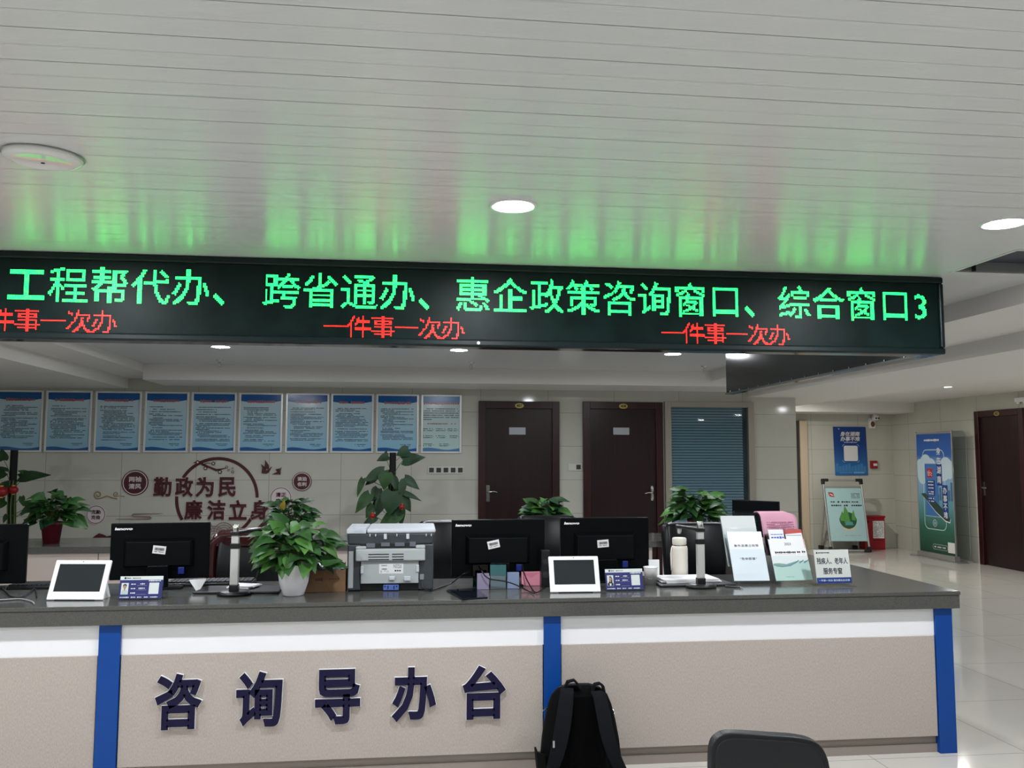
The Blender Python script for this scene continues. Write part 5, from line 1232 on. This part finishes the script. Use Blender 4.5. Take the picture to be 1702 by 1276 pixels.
lb('seal_strokes', STICK, lambda m, y: (path_strip(m, [(U(.31), 1.25), (U(.32), 1.19), (U(.35), 1.185), (U(.36), 1.24)], .01, y), path_strip(m, [(U(.38), 1.24), (U(.42), 1.22), (U(.39), 1.2), (U(.42), 1.18)], .01, y), path_strip(m, [(U(.345), 1.27), (U(.345), 1.215)], .008, y)), -.0067)
lb('blank_code_square', STICK, lambda m, y: m.rect(U(.80), U(.985), .12, .265, y), -.0066)
lb('caption_frame', PHL, lambda m, y: path_strip(m, ring_path(U(.38), U(.79), .14, .21, .03), .005, y), -.0062)
# clear panel leaning behind the banner
c0 = px(1583, 716, x=7.74); c1 = px(1605, 720, x=7.74)
t = thing('display_board', 'tall clear rounded panel leaning on the right wall behind the banner', 'clear panel', (7.74, (c0.y+c1.y)/2+.22, 0), math.radians(-90))
m = MB(); W2 = (c0.y-c1.y)/2+.22; m.poly(rrect(-W2, W2, .02, 1.825, .09, 8), -.004, .004); m.build('sheet', clear_mat('panel acrylic', '#f2f5f4', .5), t)
m = MB(); P = [Vector((p[0], -.003, p[1])) for p in rrect(-W2, W2, .02, 1.825, .09, 8)]; m.tube(P, .006, 6, closed=True); m.box(-W2, W2, -.05, .03, 0, .02); m.build('rim', mat('panel rim', '#8f9390', .3), t)

# ------------------------------------------------------------------ backpack leaning on the counter
FAB = mat('black fabric', '#020203', .85, spec=.15, bump=.25, bscale=500); FAB2 = mat('charcoal strap fabric', '#0a0c11', .85, spec=.2, bump=.2, bscale=600)
t = thing('backpack', 'black backpack leaning against the counter below the middle blue post', 'backpack', (.775, 3.86, 0), -.05, rx=-.10)
prof = [(.0, .15, .085), (.02, .175, .105), (.10, .182, .118), (.20, .172, .115), (.28, .158, .10), (.345, .142, .085), (.385, .125, .07), (.412, .095, .05), (.424, .05, .028)]
m = MB(); n = 40; vs = []
for z, hx_, hy_ in prof:
    for i in range(n):
        a = 2*PI*i/n; c, s = math.cos(a), math.sin(a); e = .62
        vs.append((hx_*math.copysign(abs(c)**e, c), .02+hy_*math.copysign(abs(s)**e, s)*(1.0 if s > 0 else .55), z))
m.add(vs, [(k*n+i, k*n+(i+1) % n, (k+1)*n+(i+1) % n, (k+1)*n+i) for k in range(len(prof)-1) for i in range(n)], True)
m.add(vs[:n], [tuple(range(n-1, -1, -1))]); m.add(vs[-n:], [tuple(range(n))], True); m.build('body', FAB, t)
m = MB(); vs = []
bp_ = [(.03, .11), (.12, .118), (.24, .108), (.33, .095), (.385, .08)]
for z, hx_ in bp_: vs += [(-hx_, -.035, z), (-hx_*.5, -.058, z), (hx_*.5, -.058, z), (hx_, -.035, z)]
m.add(vs, [(k*4+i, k*4+i+1, k*4+5+i, k*4+4+i) for k in range(4) for i in range(3)], True); m.build('back_panel', mat('black mesh', '#010102', .95, spec=.1, bump=.5, bscale=300), t)
for s, P, W3 in ((-1, [(-.06, -.02, .415), (-.068, -.062, .405), (-.082, -.085, .32), (-.105, -.092, .20), (-.135, -.082, .10), (-.165, -.05, .03)], [.055, .062, .07, .068, .055, .04]), (1, [(.07, -.02, .40), (.078, -.062, .388), (.092, -.085, .30), (.108, -.092, .2), (.145, -.08, .11), (.19, -.05, .04)], [.055, .06, .064, .062, .055, .045])):
    m = MB(); m.ribbon(P, W3, .014); st = m.build('shoulder_strap', FAB2, t, bevel=.004, subsurf=1)
    if s < 0:
        m = MB(); m.box(-.138, -.130, -.1015, -.100, .185, .213); m.X = Matrix.Identity(4); m.build('tag', mat('tag grey', '#9a9a9a', .5), st)
m = MB(); m.ribbon([(-.075, -.01, .405), (-.06, -.02, .445), (-.03, -.02, .452), (-.01, -.02, .43), (.0, -.02, .412)], .03, .012, (0, 1, 0)); m.build('grab_handle', FAB2, t, bevel=.003, subsurf=1)
m = MB(); m.ribbon([(.055, -.01, .40), (.062, -.02, .432), (.085, -.02, .436), (.10, -.02, .425), (.108, -.01, .39)], .03, .012, (0, 1, 0)); m.build('strap_loop', FAB2, t, bevel=.003, subsurf=1)
m = MB(); zp = [(.168, .03), (.168, .10), (.166, .20), (.150, .28), (.134, .345), (.117, .385), (.088, .412), (.045, .423)]; m.tube([(-x, .045, z) for x, z in zp]+[(x, .045, z) for x, z in zp[::-1]], .006, 6); m.build('zipper', BLACKP, t)
m = MB(); m.tube([(-.138, .03, .33), (-.160, .0, .325), (-.172, -.005, .318)], .0028, 6); m.tube([(.138, .03, .34), (.150, -.0, .315), (.156, -.005, .295)], .0028, 6); build_apart(m, 'zip_pull', STEEL, t)
m = MB(); vs = [(-.187, -.01, .02), (-.187, .08, .02), (-.199, .08, .15), (-.199, -.02, .15), (-.16, -.05, .02), (-.165, -.055, .145)]
m.add(vs, [(0, 1, 2, 3), (4, 0, 3, 5)]); m.build('side_pocket', FAB, t, solid=.008)

# ------------------------------------------------------------------ visitor chair in the foreground
t = thing('visitor_chair', 'black padded chair in the foreground, only its rounded backrest in view', 'chair', (1.15, 2.72, 0), -.07)
m = MB(); P = [(-.185, .30), (.185, .30), (.195, .45), (.19, .52), (.165, .575), (.10, .598), (-.11, .615), (-.16, .60), (-.185, .56), (-.192, .45)]
P = [(-.17, .30), (.17, .30), (.192, .36), (.197, .47), (.185, .53), (.155, .568), (.10, .585), (0, .594), (-.12, .602), (-.16, .592), (-.183, .565), (-.19, .50), (-.188, .36)]
P = [(p[0], p[1]-.026) for p in P]
Q = []
for i in range(len(P)):
    a_, b_, c_, d_ = (Vector(P[(i+k_) % len(P)]) for k_ in (-1, 0, 1, 2))
    for s_ in (0, .25, .5, .75): w_ = .5*(2*b_+(c_-a_)*s_+(2*a_-5*b_+4*c_-d_)*s_*s_+(3*b_-a_-3*c_+d_)*s_**3); Q.append((w_.x, w_.y))
P = Q; m.poly(P, -.022, .022); m.build('backrest', mat('black vinyl', '#0d0f12', .45), t, bevel=.016, seg=4)
m = MB(); P2 = [(p[0]*.93, .44+(p[1]-.44)*.90) for p in P]; m.poly(P2, -.026, .0); m.build('back_cushion', mat('black cushion', '#12151a', .42), t, bevel=.012, seg=3)
m = MB(); m.box(-.18, .18, .03, .40, .235, .292); m.build('seat', mat('black cushion', '#12151a', .42), t, bevel=.02, seg=3)
for x in (-.165, .165):
    for y, top in ((.02, .38), (.36, .25)):
        m = MB(); m.tube([(x, y-(.03 if y < .1 else -.03), .0), (x, y, .24), (x*.8, y, top)], .011, 8); m.build('leg', ALU if False else BLACKP, t)

# ------------------------------------------------------------------ a thing of one piece needs no empty above it
for o in [o for o in COL.objects if o.type == 'EMPTY' and len(o.children) == 1 and not o.children[0].children]:
    c = o.children[0]; nm = o.name
    c.parent = None; c.matrix_basis = Matrix.LocRotScale(o.location, o.rotation_euler, None)
    for k in ('label', 'category', 'group', 'kind'):
        if k in o: c[k] = o[k]
    bpy.data.objects.remove(o); c.name = nm
